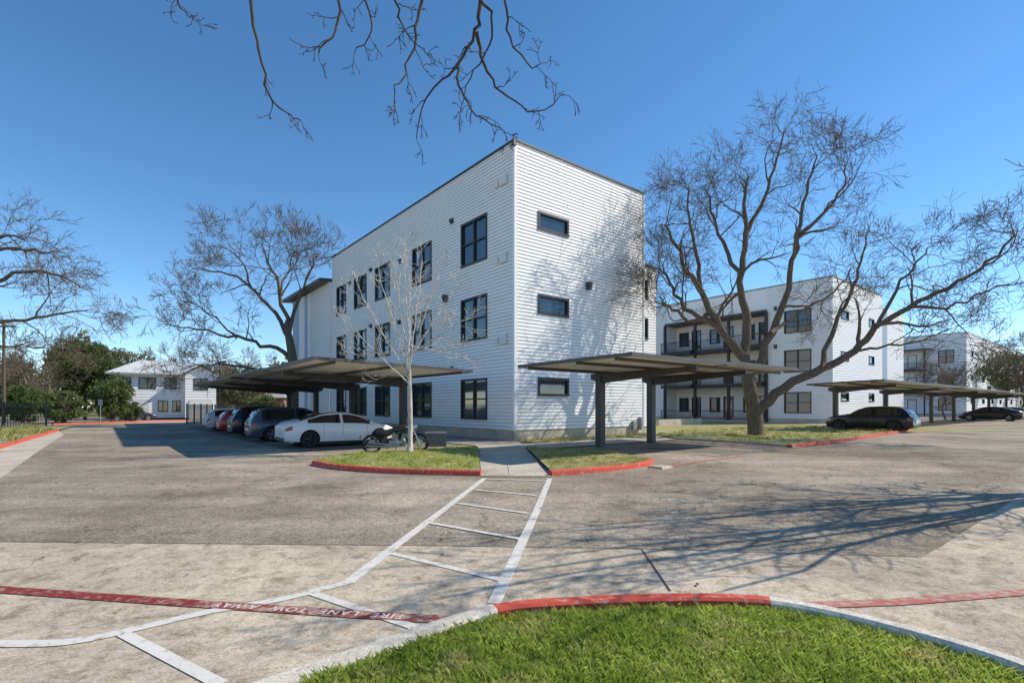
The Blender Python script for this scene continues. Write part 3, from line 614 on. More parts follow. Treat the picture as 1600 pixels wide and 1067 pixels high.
def make_car(label,kind,paint,loc,rotz,scale=1.0,rim='rim',group=None,cat='car',trim=False,name='parked_car'):
    S=CARS[kind]; L=S['L']; c=thing(name,label,cat,loc,rotz,group)
    if scale!=1: c.scale=(scale,)*3
    fs=sorted(set([0,.006,.015,.03]+[k/44 for k in range(2,43)]+[.972,.986,.994,1.0])); rings=[]
    mb=MB()
    for f in fs:
        s,g=section(S,f); x=-L/2+f*L
        ring=[(x,y,z) for y,z in s]+[(x,-y,z) for y,z in reversed(s[1:-1])]
        rings.append(ring); mb.v+=ring
    n=len(rings[0])
    for i in range(len(fs)-1):
        for j in range(n): mb.f.append((i*n+j,i*n+(j+1)%n,(i+1)*n+(j+1)%n,(i+1)*n+j)); mb.m.append(0)
    mb.f.append(tuple(range(n))); mb.m.append(0); mb.f.append(tuple((len(fs)-1)*n+j for j in range(n))); mb.m.append(0)
    body=mb.build('body',[paint,M['plastic']],c)
    bm=bmesh.new(); bm.from_mesh(body.data); bmesh.ops.recalc_face_normals(bm,faces=bm.faces); bm.to_mesh(body.data); bm.free()
    wx=(-L/2+.195*L,-L/2+.815*L); r=S['wr']; wy=S['w']-.12
    cut=MB()
    for x in wx:
        for sg in (-1,1):
            k=len(cut.v); m=28
            for yy in (.62,1.3):
                for j in range(m):
                    a=2*math.pi*j/m; cut.v.append((x+(r+.055)*math.cos(a),sg*yy,r+.01+(r+.055)*math.sin(a)))
            for j in range(m): cut.f.append((k+j,k+(j+1)%m,k+m+(j+1)%m,k+m+j)); cut.m.append(0)
            cut.f.append(tuple(k+j for j in range(m))); cut.f.append(tuple(k+m+j for j in range(m))); cut.m+=[0,0]
    co=cut.build('cutter',M['plastic']); bm=bmesh.new(); bm.from_mesh(co.data); bmesh.ops.recalc_face_normals(bm,faces=bm.faces); bm.to_mesh(co.data); bm.free()
    md=body.modifiers.new('b','BOOLEAN'); md.operation='DIFFERENCE'; md.object=co; md.solver='EXACT'
    body.parent=None; dg=bpy.context.evaluated_depsgraph_get(); dg.update()
    nm=bpy.data.meshes.new_from_object(body.evaluated_get(dg)); body.modifiers.clear(); body.data=nm; bpy.data.objects.remove(co); body.parent=c
    for p in nm.polygons:
        p.use_smooth=True; ce=p.center
        p.material_index=0
        for x in wx:
            if abs(ce.y)<S['w']*.99 and (ce.x-x)**2+(ce.z-r-.01)**2<(r+.06)**2 : p.material_index=1
        if ce.z<.24: p.material_index=1
        if trim and ce.z<.34: p.material_index=1
    nm.set_sharp_from_angle(angle=math.radians(32))
    def secpt(f,j,s,off=.006):
        a,_=section(S,f); b_=a[j]; return Vector((-L/2+f*L,s*(b_[0]+off),b_[1]))
    g0,g1=S['gh']
    def sideglass(fa,fb,sg):
        mb=MB(); k=12
        for i in range(k):
            q=[]
            for f,e in ((fa+(fb-fa)*i/k,0),(fa+(fb-fa)*(i+1)/k,0)):
                a=secpt(f,6,sg,.008); b_=secpt(f,7,sg,.008); q.append((a.lerp(b_,.08),a.lerp(b_,.88)))
            mb.poly([q[0][0],q[1][0],q[1][1],q[0][1]])
        o=mb.build('side_window',M['car_glass'],c,smooth=40)
    for sg in (-1,1):
        sideglass(g0+.05,S['bp']-.012,sg); sideglass(S['bp']+.012,g1-.05,sg)
    def screen(fa,fb,name):
        mb=MB(); k=6
        for i in range(k):
            rows=[]
            for f in (fa+(fb-fa)*i/k,fa+(fb-fa)*(i+1)/k):
                s,_=section(S,f); x=-L/2+f*L; up=.008
                dx=.008*(1 if name=='windscreen' else -1)
                rows.append([Vector((x+dx,y*m_,z+up)) for m_,(y,z) in ((-.93,s[7]),(-1,s[8]),(0,s[9]),(1,s[8]),(.93,s[7]))])
            for j in range(4): mb.poly([rows[0][j],rows[1][j],rows[1][j+1],rows[0][j+1]])
        mb.build(name,M['car_glass'],c,smooth=40)
    screen(S['ws'][0],S['ws'][1],'windscreen'); screen(S['rw'][0],S['rw'][1],'rear_window')
    for sg in (-1,1):
        def patch(fa,fb,ja,jb,name,m,t0=.1,t1=.9):
            mb=MB(); k=4
            for i in range(k):
                q=[]
                for f in (fa+(fb-fa)*i/k,fa+(fb-fa)*(i+1)/k):
                    a=secpt(f,ja,sg,.01); b_=secpt(f,jb,sg,.01); q.append((a.lerp(b_,t0),a.lerp(b_,t1)))
                mb.poly([q[0][0],q[1][0],q[1][1],q[0][1]])
            mb.build(name,m,c,smooth=40)
        patch(.004,.055,4,5,'tail_light',M['red_lamp'],.25,1.0); patch(.92,.985,4,5,'headlight',M['clear_lamp'],.3,1.0)
        s,_=section(S,g1-.05); x=-L/2+(g1-.06)*L
        mb=MB(); yy=sg*(s[6][0]+.1); mb.lathe([(0,-.09),(.06,-.07),(.075,0),(.055,.08),(0,.09)],'y',(x,yy,s[6][1]+.07),10); mb.tube([(x,sg*s[6][0]*.97,s[6][1]+.02),(x,yy,s[6][1]+.05)],.02,6); mb.build('mirror',paint,c,smooth=60)
        for f in (.40,.60):
            s,_=section(S,f); x=-L/2+f*L-.3; mb=MB(); mb.box(x-.09,x+.09,sg*(s[5][0]-.0),sg*(s[5][0]+.028),s[5][1]-.07,s[5][1]-.045); mb.build('door_handle',paint,c)
        for f in (.31,S['bp']+.005,.70):
            mb=MB()
            for ja in (3,4,5):
                a=secpt(f,ja,sg,.003); b_=secpt(f,ja+1,sg,.003); mb.poly([a+Vector((-.005,0,0)),a+Vector((.005,0,0)),b_+Vector((.005,0,0)),b_+Vector((-.005,0,0))])
            mb.build('door_seam',M['plastic'],c)
    s,_=section(S,0); mb=MB(); mb.box(-L/2-.02,-L/2-.003,-.26,.26,.52,.66); mb.build('number_plate',M['plate'],c)
    mb=MB(); mb.box(-L/2-.008,-L/2+.04,-.62,.62,.30,.42); mb.build('rear_bumper_insert',M['plastic'],c)
    for x in wx:
        for sg in (-1,1):
            mb=MB(); hw=.11
            mb.lathe([(r*.62,-hw),(r*.9,-hw),(r*.985,-hw*.75),(r,-hw*.4),(r,hw*.4),(r*.985,hw*.75),(r*.9,hw),(r*.62,hw)],'y',(0,0,0),28)
            wh=mb.build('wheel',M['tyre'],c,(x,sg*wy,r),0,40)
            mb=MB(); rr=r*.64; yo=sg*hw*.82
            mb.lathe([(rr,-hw*.9),(rr,hw*.9)],'y',(0,0,0),28); mb.lathe([(rr*.97,yo),(rr,yo+.012*sg),(rr*.88,yo)],'y',(0,0,0),28)
            mb.lathe([(0,yo*.35),(rr,yo*.35)],'y',(0,0,0),20,1)
            for k in range(5):
                a=2*math.pi*k/5+.3
                for da in (-.14,.14):
                    p0=Vector((.04*math.cos(a),yo,.04*math.sin(a))); p1=Vector((rr*.93*math.cos(a+da),yo*.95,rr*.93*math.sin(a+da))); mb.tube([p0,p1],[.028,.02],5)
            mb.lathe([(0,yo*1.02),(.05,yo*1.02),(.06,yo*.8)],'y',(0,0,0),12); mb.build('rim',[M[rim],M['tyre']],wh,None,0,35)
    return c
GRP='cars parked nose in under the carports'
make_car('white sedan parked nearest in the row under the left carport','sedan',carpaint('white_car_paint',(.80,.80,.79)),W(CA,-7.0,3.0),TH,.97,'rim_dark',GRP)
make_car('blue grey suv parked behind the white sedan','suv',carpaint('slate_car_paint',(.055,.075,.105),.2),W(CA,-7.3,7.6),TH,.95,'rim',GRP,'suv',True)
make_car('black suv parked third in the row under the left carport','suv',carpaint('black_car_paint',(.008,.008,.009),0,.4),W(CA,-7.2,12.0),TH,.98,'rim',GRP,'suv')
make_car('red hatchback parked fourth in the row under the left carport','hatch',carpaint('red_car_paint',(.36,.016,.016)),W(CA,-7.2,16.2),TH,1.0,'rim',GRP)
make_car('white hatchback parked at the far end of the left row','hatch',carpaint('grey_car_paint',(.5,.5,.5)),W(CA,-7.3,20.4),TH,1.02,'rim',GRP)
make_car('black hatchback parked beside the bed of the large bare tree','hatch',carpaint('black_car_paint_b',(.006,.006,.007),0,.3),W(CB,-13.9,-7.2),TH+math.pi/2,1.12,'rim_dark',GRP)
make_car('dark sedan parked far along the right carport','sedan',carpaint('charcoal_car_paint',(.012,.013,.016),0,.3),W(CB,24.4,-7.2),TH+math.pi/2,1.12,'rim',GRP)
make_car('white sedan at the far right edge behind the dark sedan','sedan',carpaint('white_car_paint_b',(.7,.7,.7)),W(CB,36,-7.2),TH+math.pi/2,1.1,'rim',GRP)
p=G(250,655); make_car('small dark car standing in front of the white house','sedan',carpaint('dark_car_paint',(.03,.033,.04)),(p.x+.4,p.y-5.5,0),math.radians(50),1.0,'rim')

# ------------------------------------------------------------------ motorcycle
p=G(618,708); mo=thing('motorcycle','black cruiser motorcycle parked beside the young tree','motorcycle',(p.x,p.y,.0),math.radians(16))
def mwheel(x,name='wheel'):
    r=.33; mb=MB(); mb.lathe([(r*.74,-.05),(r*.92,-.065),(r,-.03),(r,.03),(r*.92,.065),(r*.74,.05),(r*.74,-.05)],'y',(0,0,0),28); w=mb.build(name,M['tyre'],mo,(x,0,r),0,40)
    mb=MB(); mb.lathe([(r*.76,-.03),(r*.72,0),(r*.76,.03)],'y',(0,0,0),28); mb.lathe([(0,-.06),(.05,-.06),(.05,.06),(0,.06)],'y',(0,0,0),12); mb.lathe([(.06,.05),(.14,.05),(.14,.056),(.06,.056)],'y',(0,0,0),18)
    for k in range(14):
        a=2*math.pi*k/14; mb.tube([(.04*math.cos(a),.03*(-1)**k,.04*math.sin(a)),(r*.74*math.cos(a+.2),0,r*.74*math.sin(a+.2))],.006,4)
    mb.build('rim',M['chrome'],w,None,0,35)
mwheel(-.78); mwheel(.80)
mb=MB(); mb.tube([(-.78,.11,.33),(-.35,.13,.36),(.1,.13,.28),(.38,.1,.36),(.52,0,.80)],.022,8); mb.tube([(-.78,-.11,.33),(-.35,-.13,.36),(.1,-.13,.28),(.38,-.1,.36),(.52,0,.80)],.022,8); mb.tube([(.52,0,.82),(.1,0,.74),(-.3,0,.60),(-.55,0,.52)],.028,8); mb.build('frame',M['black'],mo,None,0,60)
mb=MB()
for sg in (-1,1): mb.tube([(.80,sg*.09,.33),(.60,sg*.09,.80),(.52,sg*.09,.98)],[.028,.026,.024],8)
mb.box(.46,.62,-.12,.12,.90,.94); mb.build('fork',M['chrome'],mo,None,0,60)
mb=MB(); mb.tube([(.30,-.42,1.12),(.40,-.34,1.16),(.50,-.12,1.06),(.50,.12,1.06),(.40,.34,1.16),(.30,.42,1.12)],.018,8); mb.build('handlebar',M['black'],mo,None,0,60)
for sg in (-1,1):
    mb=MB(); mb.tube([(.42,sg*.34,1.16),(.44,sg*.36,1.28)],.008,6); mb.lathe([(0,-.02),(.06,-.01),(.06,.01),(0,.02)],'x',(.44,sg*.37,1.31),12); mb.build('mirror',M['black'],mo)
mb=MB(); mb.lathe([(0,.13),(.07,.12),(.095,.04),(.08,-.06),(.03,-.10)],'x',(.62,0,.90),16); mb.build('headlight',M['chrome'],mo,None,0,50)
mb=MB()
prof=[(-.12,.03,.05),(-.05,.10,.09),(.1,.145,.12),(.25,.15,.125),(.36,.11,.10),(.44,.04,.05)]; nn=14
for (x,a,b) in prof:
    for j in range(nn):
        an=2*math.pi*j/nn; mb.v.append((x,a*math.cos(an),.82+x*.12+b*math.sin(an)))
for i in range(len(prof)-1):
    for j in range(nn): mb.f.append((i*nn+j,i*nn+(j+1)%nn,(i+1)*nn+(j+1)%nn,(i+1)*nn+j)); mb.m.append(0)
mb.f.append(tuple(range(nn))); mb.f.append(tuple((len(prof)-1)*nn+j for j in range(nn))); mb.m+=[0,0]
mb.build('fuel_tank',carpaint('tank_paint',(.014,.012,.012)),mo,None,0,60)
mb=MB(); mb.tube([(-.08,0,.80),(-.25,0,.70),(-.42,0,.68),(-.58,0,.73),(-.68,0,.80)],[.07,.12,.14,.13,.07],10); mb.build('seat',M['leather'],mo,None,0,60)
mb=MB()
for k in range(8):
    for cx,an in ((.02,.45),(.25,-.4)):
        z=.44+k*.03; x=cx-math.tan(an)*(z-.44)*.8; mb.box(x-.09,x+.09,-.1,.1,z,z+.018)
mb.box(-.22,.32,-.13,.13,.22,.44); mb.lathe([(0,-.17),(.11,-.16),(.12,-.13)],'y',(.02,0,.34),16); mb.lathe([(0,.17),(.11,.16),(.12,.13)],'y',(.02,0,.34),16); mb.build('engine',M['engine'],mo)
mb=MB(); mb.tube([(.25,-.13,.50),(.34,-.17,.40),(.2,-.19,.26),(-.3,-.2,.24),(-.95,-.2,.30)],[.025,.025,.028,.05,.055],10); mb.tube([(0,-.14,.5),(.02,-.18,.36),(-.2,-.2,.30),(-.9,-.21,.40)],[.025,.025,.04,.05],10); mb.build('exhaust',M['engine'],mo,None,0,60)
def fender(x,a0,a1,nm):
    mb=MB(); k=10; R=.385
    for i in range(k):
        q=[]
        for j in (i,i+1):
            a=math.radians(a0+(a1-a0)*j/k); q+= [[(x+R*math.cos(a),yy,.33+R*math.sin(a)) for yy in (-.085,0,.085)]]
        for t in (0,1): mb.poly([q[0][t],q[1][t],q[1][t+1],q[0][t+1]])
    mb.build(nm,M['black'],mo,None,0,60)
fender(-.78,25,185,'rear_fender'); fender(.80,40,150,'front_fender')
mb=MB(); mb.lathe([(0,-.05),(.045,-.04),(.05,0)],'x',(-1.14,0,.58),10); mb.build('tail_light',M['red_lamp'],mo)
mb=MB(); mb.tube([(.05,.12,.25),(.0,.28,.01)],.014,6); mb.build('kickstand',M['black'],mo)
p=G(679,701); sb=thing('storage_box','dark grey slatted storage box behind the young tree','storage box',(p.x,p.y+.3,.03),math.radians(8))
mb=MB(); mb.box(-.40,.40,-.22,.22,.04,.50)
for k in range(11): mb.box(-.39+k*.072,-.345+k*.072,-.236,-.22,.06,.48)
mb.build('body',M['box_grey'],sb); mb=MB(); mb.box(-.43,.43,-.25,.25,.50,.57); mb.hexa([(-.42,-.24,.57),(.42,-.24,.57),(.42,.24,.57),(-.42,.24,.57),(-.38,-.18,.60),(.38,-.18,.60),(.38,.18,.60),(-.38,.18,.60)]); mb.build('lid',M['box_grey'],sb)

# ------------------------------------------------------------------ trees
def rperp(t,rng):
    v=Vector((rng.gauss(0,1),rng.gauss(0,1),rng.gauss(0,1))); v-=t*v.dot(t)
    return v.normalized() if v.length>1e-6 else Vector((1,0,0))
def grow(out,p,d,L,r,lvl,T,rng):
    mx=T['max']; n=(6,6,5,4,3,3)[min(lvl,5)]; pts=[p]; rs=[r]; tip=T['tip']; jit=T.get('jit',.2)
    for i in range(n):
        d=(d+Vector((rng.gauss(0,jit),rng.gauss(0,jit),rng.gauss(0,jit)+T.get('up',.05)))).normalized()
        p=p+d*(L/n); pts.append(p); rs.append(max(tip,r*(1-.72*(i+1)/n)))
    out.append((lvl,pts,rs))
    if lvl<mx: spawn(out,pts,rs,L,lvl,T,rng)
def spawn(out,pts,rs,L,lvl,T,rng):
    nch=T['n'][lvl]
    for k in range(nch):
        f=1.0 if k==0 else (T.get('f0',.18)+(1-T.get('f0',.18))*((k+rng.random())/nch)); x=f*(len(pts)-1); i=min(int(x),len(pts)-2); fr=x-i
        q=pts[i].lerp(pts[i+1],fr); r=rs[i]*(1-fr)+rs[i+1]*fr; t=(pts[i+1]-pts[i]).normalized()
        an=math.radians(rng.uniform(25,62) if k else rng.uniform(5,25)); d=(t*math.cos(an)+rperp(t,rng)*math.sin(an)).normalized()
        LL=T['len'][lvl]*rng.uniform(.6,1.25)*(1.15-.5*f)
        grow(out,q,d,LL,max(T['tip'],r*rng.uniform(.45,.7)),lvl+1,T,rng)
def tree_from(name,label,cat,base,trunk,limbs,T,seed,bark='bark',twig='twig',group=None):
    rng=random.Random(seed); out=[]
    th=thing(name,label,cat,base,0,group); b=Vector(base)
    mbt=MB()
    tp=smoothpts([x[0] for x in trunk],3); tr=[]
    for i in range(len(tp)):
        f=i/(len(tp)-1)*(len(trunk)-1); k=min(int(f),len(trunk)-2); tr.append(trunk[k][1]*(1-f+k)+trunk[k+1][1]*(f-k))
    tr[0]*=1.35
    mbt.tube([p-b for p in tp],tr,14)
    for (pts,r0,r1) in limbs:
        pp=smoothpts(pts,4); n=len(pp); jj=T.get('lj',.05); k_=T.get('lr',1)
        for i in range(1,n): pp[i]=pp[i]+Vector((rng.gauss(0,jj),rng.gauss(0,jj),rng.gauss(0,jj)))
        rr=[max(T['tip'],k_*(r0+(r1-r0)*(i/(n-1))**.8)) for i in range(n)]
        mbt.tube([p-b for p in pp],rr,9)
        L=sum((pp[i+1]-pp[i]).length for i in range(n-1)); spawn(out,pp,rr,L,0,T,rng)
    mbt.build('trunk',M[bark],th,None,0,179)
    mb=MB()
    for lvl,pts,rs in out: mb.tube([p-b for p in pts],rs,6 if lvl<2 else (4 if lvl<3 else 3),0,False)
    mb.build('crown',M[twig],th,None,0,179)
    return th
def auto_tree(name,label,base,h,spread,seed,T,nl=7,r=.3,bark='bark',twig='twig',group=None,fork=.3,lean=(0,0)):
    rng=random.Random(seed); b=Vector(base); top=b+Vector((lean[0],lean[1],h*.62))
    trunk=[(b,r),(b.lerp(top,.35)+Vector((rng.gauss(0,.15),rng.gauss(0,.15),0)),r*.8),(b.lerp(top,.7)+Vector((rng.gauss(0,.25),rng.gauss(0,.25),0)),r*.5),(top,r*.25)]
    limbs=[]
    for k in range(nl):
        a=2*math.pi*(k+rng.random()*.7)/nl; z0=h*(fork+.3*k/nl); s=b.lerp(top,min(1,z0/(h*.62))); R=spread*rng.uniform(.75,1.1); e_=Vector((b.x+R*math.cos(a),b.y+R*math.sin(a),h*rng.uniform(.6,.97)))
        m_=s.lerp(e_,.45)+Vector((rng.gauss(0,.3),rng.gauss(0,.3),-.02*h)); limbs.append(([s,m_,e_],r*.45,r*.08))
    limbs.append(([top,top+Vector((rng.gauss(0,.4),rng.gauss(0,.4),h*.2)),top+Vector((rng.gauss(0,.6),rng.gauss(0,.6),h*.36))],r*.25,r*.06))
    return tree_from(name,label,'tree',base,trunk,limbs,T,seed,bark,twig,group)
def PL(lst,Y,dY=0):
    n=len(lst); return [P(a,b,Y+dY*i/(n-1)) for i,(a,b) in enumerate(lst)]
# large tree right of the building
Y0=27.2
T1=dict(max=4,n=[7,5,4,4],len=[2.4,1.5,1.0,.6],tip=.0085,up=.03,jit=.24,lj=.06,lr=.95)
tr=[(P(1182,686,Y0),.43),(P(1178,640,Y0),.38),(P(1170,600,Y0),.33),(P(1163,558,Y0),.27)]
lm=[(PL([(1163,560),(1125,510),(1095,455),(1065,410),(1042,350)],Y0,-.5),.28,.06),
    (PL([(1125,510),(1080,490),(1050,450),(1035,420)],Y0-.1,.5),.18,.045),
    (PL([(1110,490),(1075,500),(1045,480),(1024,470)],Y0,1.0),.14,.035),
    (PL([(1095,455),(1090,400),(1075,340),(1080,290)],Y0-.2,.3),.14,.035),
    (PL([(1163,560),(1166,500),(1155,440),(1165,370),(1162,320),(1168,275)],Y0,1.4),.29,.06),
    (PL([(1175,590),(1205,520),(1232,450),(1245,370),(1258,305),(1278,245)],Y0,-1.0),.26,.04),
    (PL([(1155,440),(1130,380),(1112,330),(1105,295)],Y0+.6,1.2),.15,.035),
    (PL([(1165,370),(1195,310),(1213,250),(1228,200)],Y0+.9,1.2),.14,.035),
    (PL([(1245,370),(1285,335),(1316,290),(1320,255)],Y0-.6,-1),.12,.025),
    (PL([(1180,645),(1225,606),(1285,575),(1335,548),(1370,512),(1420,480),(1480,450),(1545,410),(1585,360)],Y0,-4),.30,.04),
    (PL([(1285,575),(1305,510),(1330,450),(1350,395),(1356,350)],Y0-1.0,2),.16,.025),
    (PL([(1370,512),(1400,450),(1432,410),(1455,385)],Y0-2,0),.11,.025),
    (PL([(1420,480),(1480,480),(1540,455),(1590,435)],Y0-2.4,-2),.09,.02),
    (PL([(1335,548),(1390,540),(1440,530),(1480,512)],Y0-1.7,-2),.08,.018),
    (PL([(1205,520),(1260,480),(1305,455),(1335,415)],Y0-.6,3),.12,.025)]
tree_from('bare_tree','large bare spreading tree with long low limb right of the near building','tree',G(1182,685.5),tr,lm,T1,11)
# young tree on the island
Y0=18.0; T2=dict(max=3,n=[7,4,3],len=[.9,.48,.28],tip=.006,up=.06,jit=.12,lj=.02)
tr=[(G(641,710),.085),(P(641,640,Y0-.8),.075),(P(640,590,Y0-.8),.06),(P(638,540,Y0-.8),.045)]
Y1=Y0-.8
ends=[(543,505,.6),(562,450,-.6),(592,423,.4),(615,408,-.9),(632,393,.2),(660,410,.9),(686,426,-.5),(708,453,.5),(724,500,-.6),(555,555,.1),(718,555,.3),(640,430,1.2)]
lm=[]
for i,(a,b,dy) in enumerate(ends):
    s=(640,600-6*i%70) if i<11 else (640,560); lm.append(([P(s[0],s[1],Y1),P(640+(a-640)*.42,s[1]+(b-s[1])*.4,Y1+dy*.4),P(a,b,Y1+dy)],.03,.008))
tree_from('young_tree','young pale barked bare tree on the small red kerbed island','tree',G(641,710),tr,lm,T2,21,'bark_pale','bark_pale')
# big tree behind the left carport
Y0=44; T3=dict(max=4,n=[7,5,4,4],len=[3.0,1.9,1.1,.65],tip=.013,up=.04,jit=.2,lj=.1,lr=.85)
tr=[(P(456,664,Y0),.52),(P(458,610,Y0),.45),(P(457,560,Y0),.38),(P(450,520,Y0),.28)]
lm=[(PL([(457,560),(420,540),(370,528),(310,515),(258,508)],Y0,-2),.26,.04),
    (PL([(455,540),(430,490),(392,448),(345,425),(300,420)],Y0,2),.26,.04),
    (PL([(450,520),(438,460),(422,415),(408,380)],Y0,-2),.26,.04),
    (PL([(452,520),(470,460),(488,415),(500,395)],Y0,1),.22,.04),
    (PL([(457,595),(400,575),(340,568),(285,575)],Y0,-3),.18,.035),
    (PL([(438,460),(452,420),(462,385)],Y0-1,3),.14,.035),
    (PL([(370,528),(335,495),(295,470)],Y0-1,-1),.12,.03),
    (PL([(392,448),(375,405),(345,385)],Y0+1,-2),.12,.03)]
tree_from('bare_tree','broad bare tree standing behind the left carport','tree',P(456,664,Y0),tr,lm,T3,31)
# left edge tree
Y0=27; T4=dict(max=4,n=[7,5,4,3],len=[2.2,1.3,.8,.45],tip=.009,up=.0,jit=.2,lj=.06)
bx_=P(-110,680,Y0); bx_.z=.1
tr=[(bx_,.4),(P(-105,600,Y0),.35),(P(-95,520,Y0),.3),(P(-85,440,Y0),.22)]
lm=[(PL([(-95,520),(-30,455),(40,425),(90,430),(130,450)],Y0,1),.16,.03),(PL([(-85,440),(-20,395),(40,390),(90,400)],Y0,-1),.15,.03),(PL([(-100,560),(-30,510),(40,500),(100,488),(140,482)],Y0,2),.15,.03),(PL([(-85,440),(-40,385),(10,370),(40,375)],Y0,1),.14,.03),(PL([(-100,570),(-40,545),(20,540),(80,545)],Y0,-1),.11,.02)]
tree_from('bare_tree','bare tree reaching in over the fence from the left edge','tree',bx_,tr,lm,T4,41)
# tree just outside the right edge, casting the foreground shadow
T5=dict(max=3,n=[6,4,3],len=[1.2,.75,.45],tip=.009,up=.02,jit=.2,lj=.06)
rb_=Vector((14.8,10.4,0)); rng=random.Random(3); lm=[]
for k in range(20):
    y=5.4+6.4*(k+.5)/20; z=4.2+rng.random()*4.8; x=y*1.03+1.4+rng.random()*1.5
    s=rb_+Vector((-.15,0,2.4+.16*k)); e_=Vector((x,y,z)); lm.append(([s,s.lerp(e_,.5)+Vector((rng.gauss(0,.25),rng.gauss(0,.25),.35)),e_],.07,.018))
tree_from('bare_tree','bare tree just beyond the right edge with twigs entering the frame','tree',rb_,[(rb_,.24),(rb_+Vector((0,0,2.4)),.2),(rb_+Vector((-.2,-.1,4.2)),.15),(rb_+Vector((-.3,-.3,6)),.06)],lm,T5,51)
# overhanging branches above
T6=dict(max=3,n=[5,3,2],len=[.27,.14,.07],tip=.0035,up=-.03,jit=.22,lj=.012,f0=.3)
ob=Vector((-2.2,-3.0,0)); tr=[(ob,.38),(ob+Vector((0,.1,3)),.32),(ob+Vector((.3,.6,6)),.28),(ob+Vector((.8,2,8.2)),.2)]
top=ob+Vector((.8,2,8.2)); hub=P(740,-300,5.2); hubl=P(430,-320,5.6)
lm=[([top,top.lerp(hub,.5)+Vector((0,0,.4)),hub],.14,.06),([top,top.lerp(hubl,.5)+Vector((0,0,.4)),hubl],.12,.05)]
def D(lst,Y,dY,r0=.02,r1=.005): lm.append((PL(lst,Y,dY),r0,r1))
D([(740,-300),(755,-100),(750,0),(745,50),(712,105),(668,152),(650,215)],5.2,.4,.034,.005)
D([(745,50),(752,85),(765,120),(790,150),(840,173),(885,146)],5.2,.6,.02,.005)
D([(712,105),(722,145),(745,178),(790,210)],5.3,-.4,.015,.004)
D([(740,-300),(690,-100),(660,0),(650,60),(632,115),(616,142)],5.2,-.5,.026,.005)
D([(740,-300),(640,-110),(620,0),(628,40),(655,75)],5.2,.3,.022,.005)
D([(430,-320),(540,-110),(533,0),(522,50),(496,82)],5.6,-.3,.024,.008)
D([(430,-320),(560,-80),(570,0),(583,52),(550,84)],5.6,.2,.02,.005)
D([(430,-320),(400,-120),(393,0),(405,80),(418,145),(445,175),(470,190)],5.6,.5,.026,.006)
D([(430,-320),(300,-100),(278,0),(302,28)],5.6,.6,.022,.005)
D([(740,-300),(780,-100),(790,0),(798,60),(832,105),(850,95)],5.2,.2,.022,.004)
D([(750,0),(770,30),(760,80),(735,125),(722,160)],5.2,.3,.016,.004)
tree_from('overhanging_tree','dark bare drooping branches hanging in from above','tree',ob,tr,lm,T6,61,'bark_dark','bark_dark')

# leafy trees
def leafy(name,label,base,h,rx,ry,seed,mat,nl=9000,size=.16,group=None,z0=.25,cat='tree',tr=.18):
    rng=np.random.default_rng(seed); b=Vector(base); th=thing(name,label,cat,base,rng.uniform(0,6),group)
    nc=38; c=rng.normal(0,1,(nc,3)); c/=np.linalg.norm(c,axis=1)[:,None]; c*=rng.uniform(.35,1,(nc,1))**.6
    cz=h*(z0+(1-z0)/2); rz=h*(1-z0)/2
    cen=c*np.array([rx*.8,ry*.8,rz*.85])+np.array([0,0,cz]); cr=rng.uniform(.22,.42,nc)
    idx=rng.integers(0,nc,nl); d=rng.normal(0,1,(nl,3)); d/=np.linalg.norm(d,axis=1)[:,None]; d*=rng.uniform(.5,1,(nl,1))
    p=cen[idx]+d*cr[idx][:,None]*np.array([rx,ry,rz*.8]); p[:,2]=np.maximum(p[:,2],.08)
    u=rng.normal(0,1,(nl,3)); u/=np.linalg.norm(u,axis=1)[:,None]; v=np.cross(u,rng.normal(0,1,(nl,3))); v/=np.linalg.norm(v,axis=1)[:,None]
    s=size*rng.uniform(.6,1.4,(nl,1)); V=np.stack([p-u*s,p+v*s*.5,p+u*s,p-v*s*.5],1)
    o=npmesh('crown',V.reshape(-1,3),None,mat,4); o.parent=th
    mb=MB(); mb.tube([(0,0,0),(.05,.03,h*.35),(0,.1,h*.75)],[tr,tr*.75,tr*.25],8)
    for k in range(6):
        a=k*1.05; mb.tube([(0,0,h*.25+k*.05*h),(rx*.4*math.cos(a),ry*.4*math.sin(a),h*.5+k*.04*h)],[tr*.4,tr*.15],5)
    mb.build('trunk',M['bark_dark'],th,None,0,179); return th
def gx(px,Y): return ((px-CX)/F*Y,Y,0)
leafy('evergreen_tree','tall dark evergreen tree left of the white house',gx(133,62),10.3,3.5,3.5,1,M['leaf_dark'],13000,.18)
leafy('evergreen_tree','rounded dark evergreen tree overlapping the left side of the white house',gx(175,54),5.2,1.9,1.9,2,M['leaf_dark'],8000,.14,z0=.05)
leafy('evergreen_tree','olive evergreen tree behind the tall dark evergreen',gx(190,90),11.5,5,5,3,M['leaf_olive'],9000,.22)
leafy('bush','green bush behind the metal fence at far left',gx(35,52),3.8,3.0,2.2,4,M['leaf_dark'],7000,.13,z0=0,cat='bush')
leafy('bush','low green bush between the fence and the tall evergreen',gx(100,50),3.2,2.0,2,5,M['leaf_dark'],6000,.12,z0=0,cat='bush')
leafy('evergreen_tree','dull olive tree behind the roof of the white house',gx(245,105),11,6,5,6,M['leaf_olive'],8000,.26)
leafy('bush','low green bush left of the white house garage',gx(205,56),2.4,1.1,1.1,7,M['leaf_dark'],4000,.11,z0=0,cat='bush')
leafy('evergreen_tree','olive tree behind the far end of the left carport',gx(372,80),7.5,5.5,5,8,M['leaf_olive'],8000,.22,z0=.1)
leafy('evergreen_tree','olive tree filling the gap at the far left edge',gx(10,85),10.5,6,5,11,M['leaf_olive'],8000,.22,z0=.1)
leafy('evergreen_tree','olive tree filling the gap between white house and carport',gx(318,95),9.5,6,5,12,M['leaf_olive'],8000,.24,z0=.1)
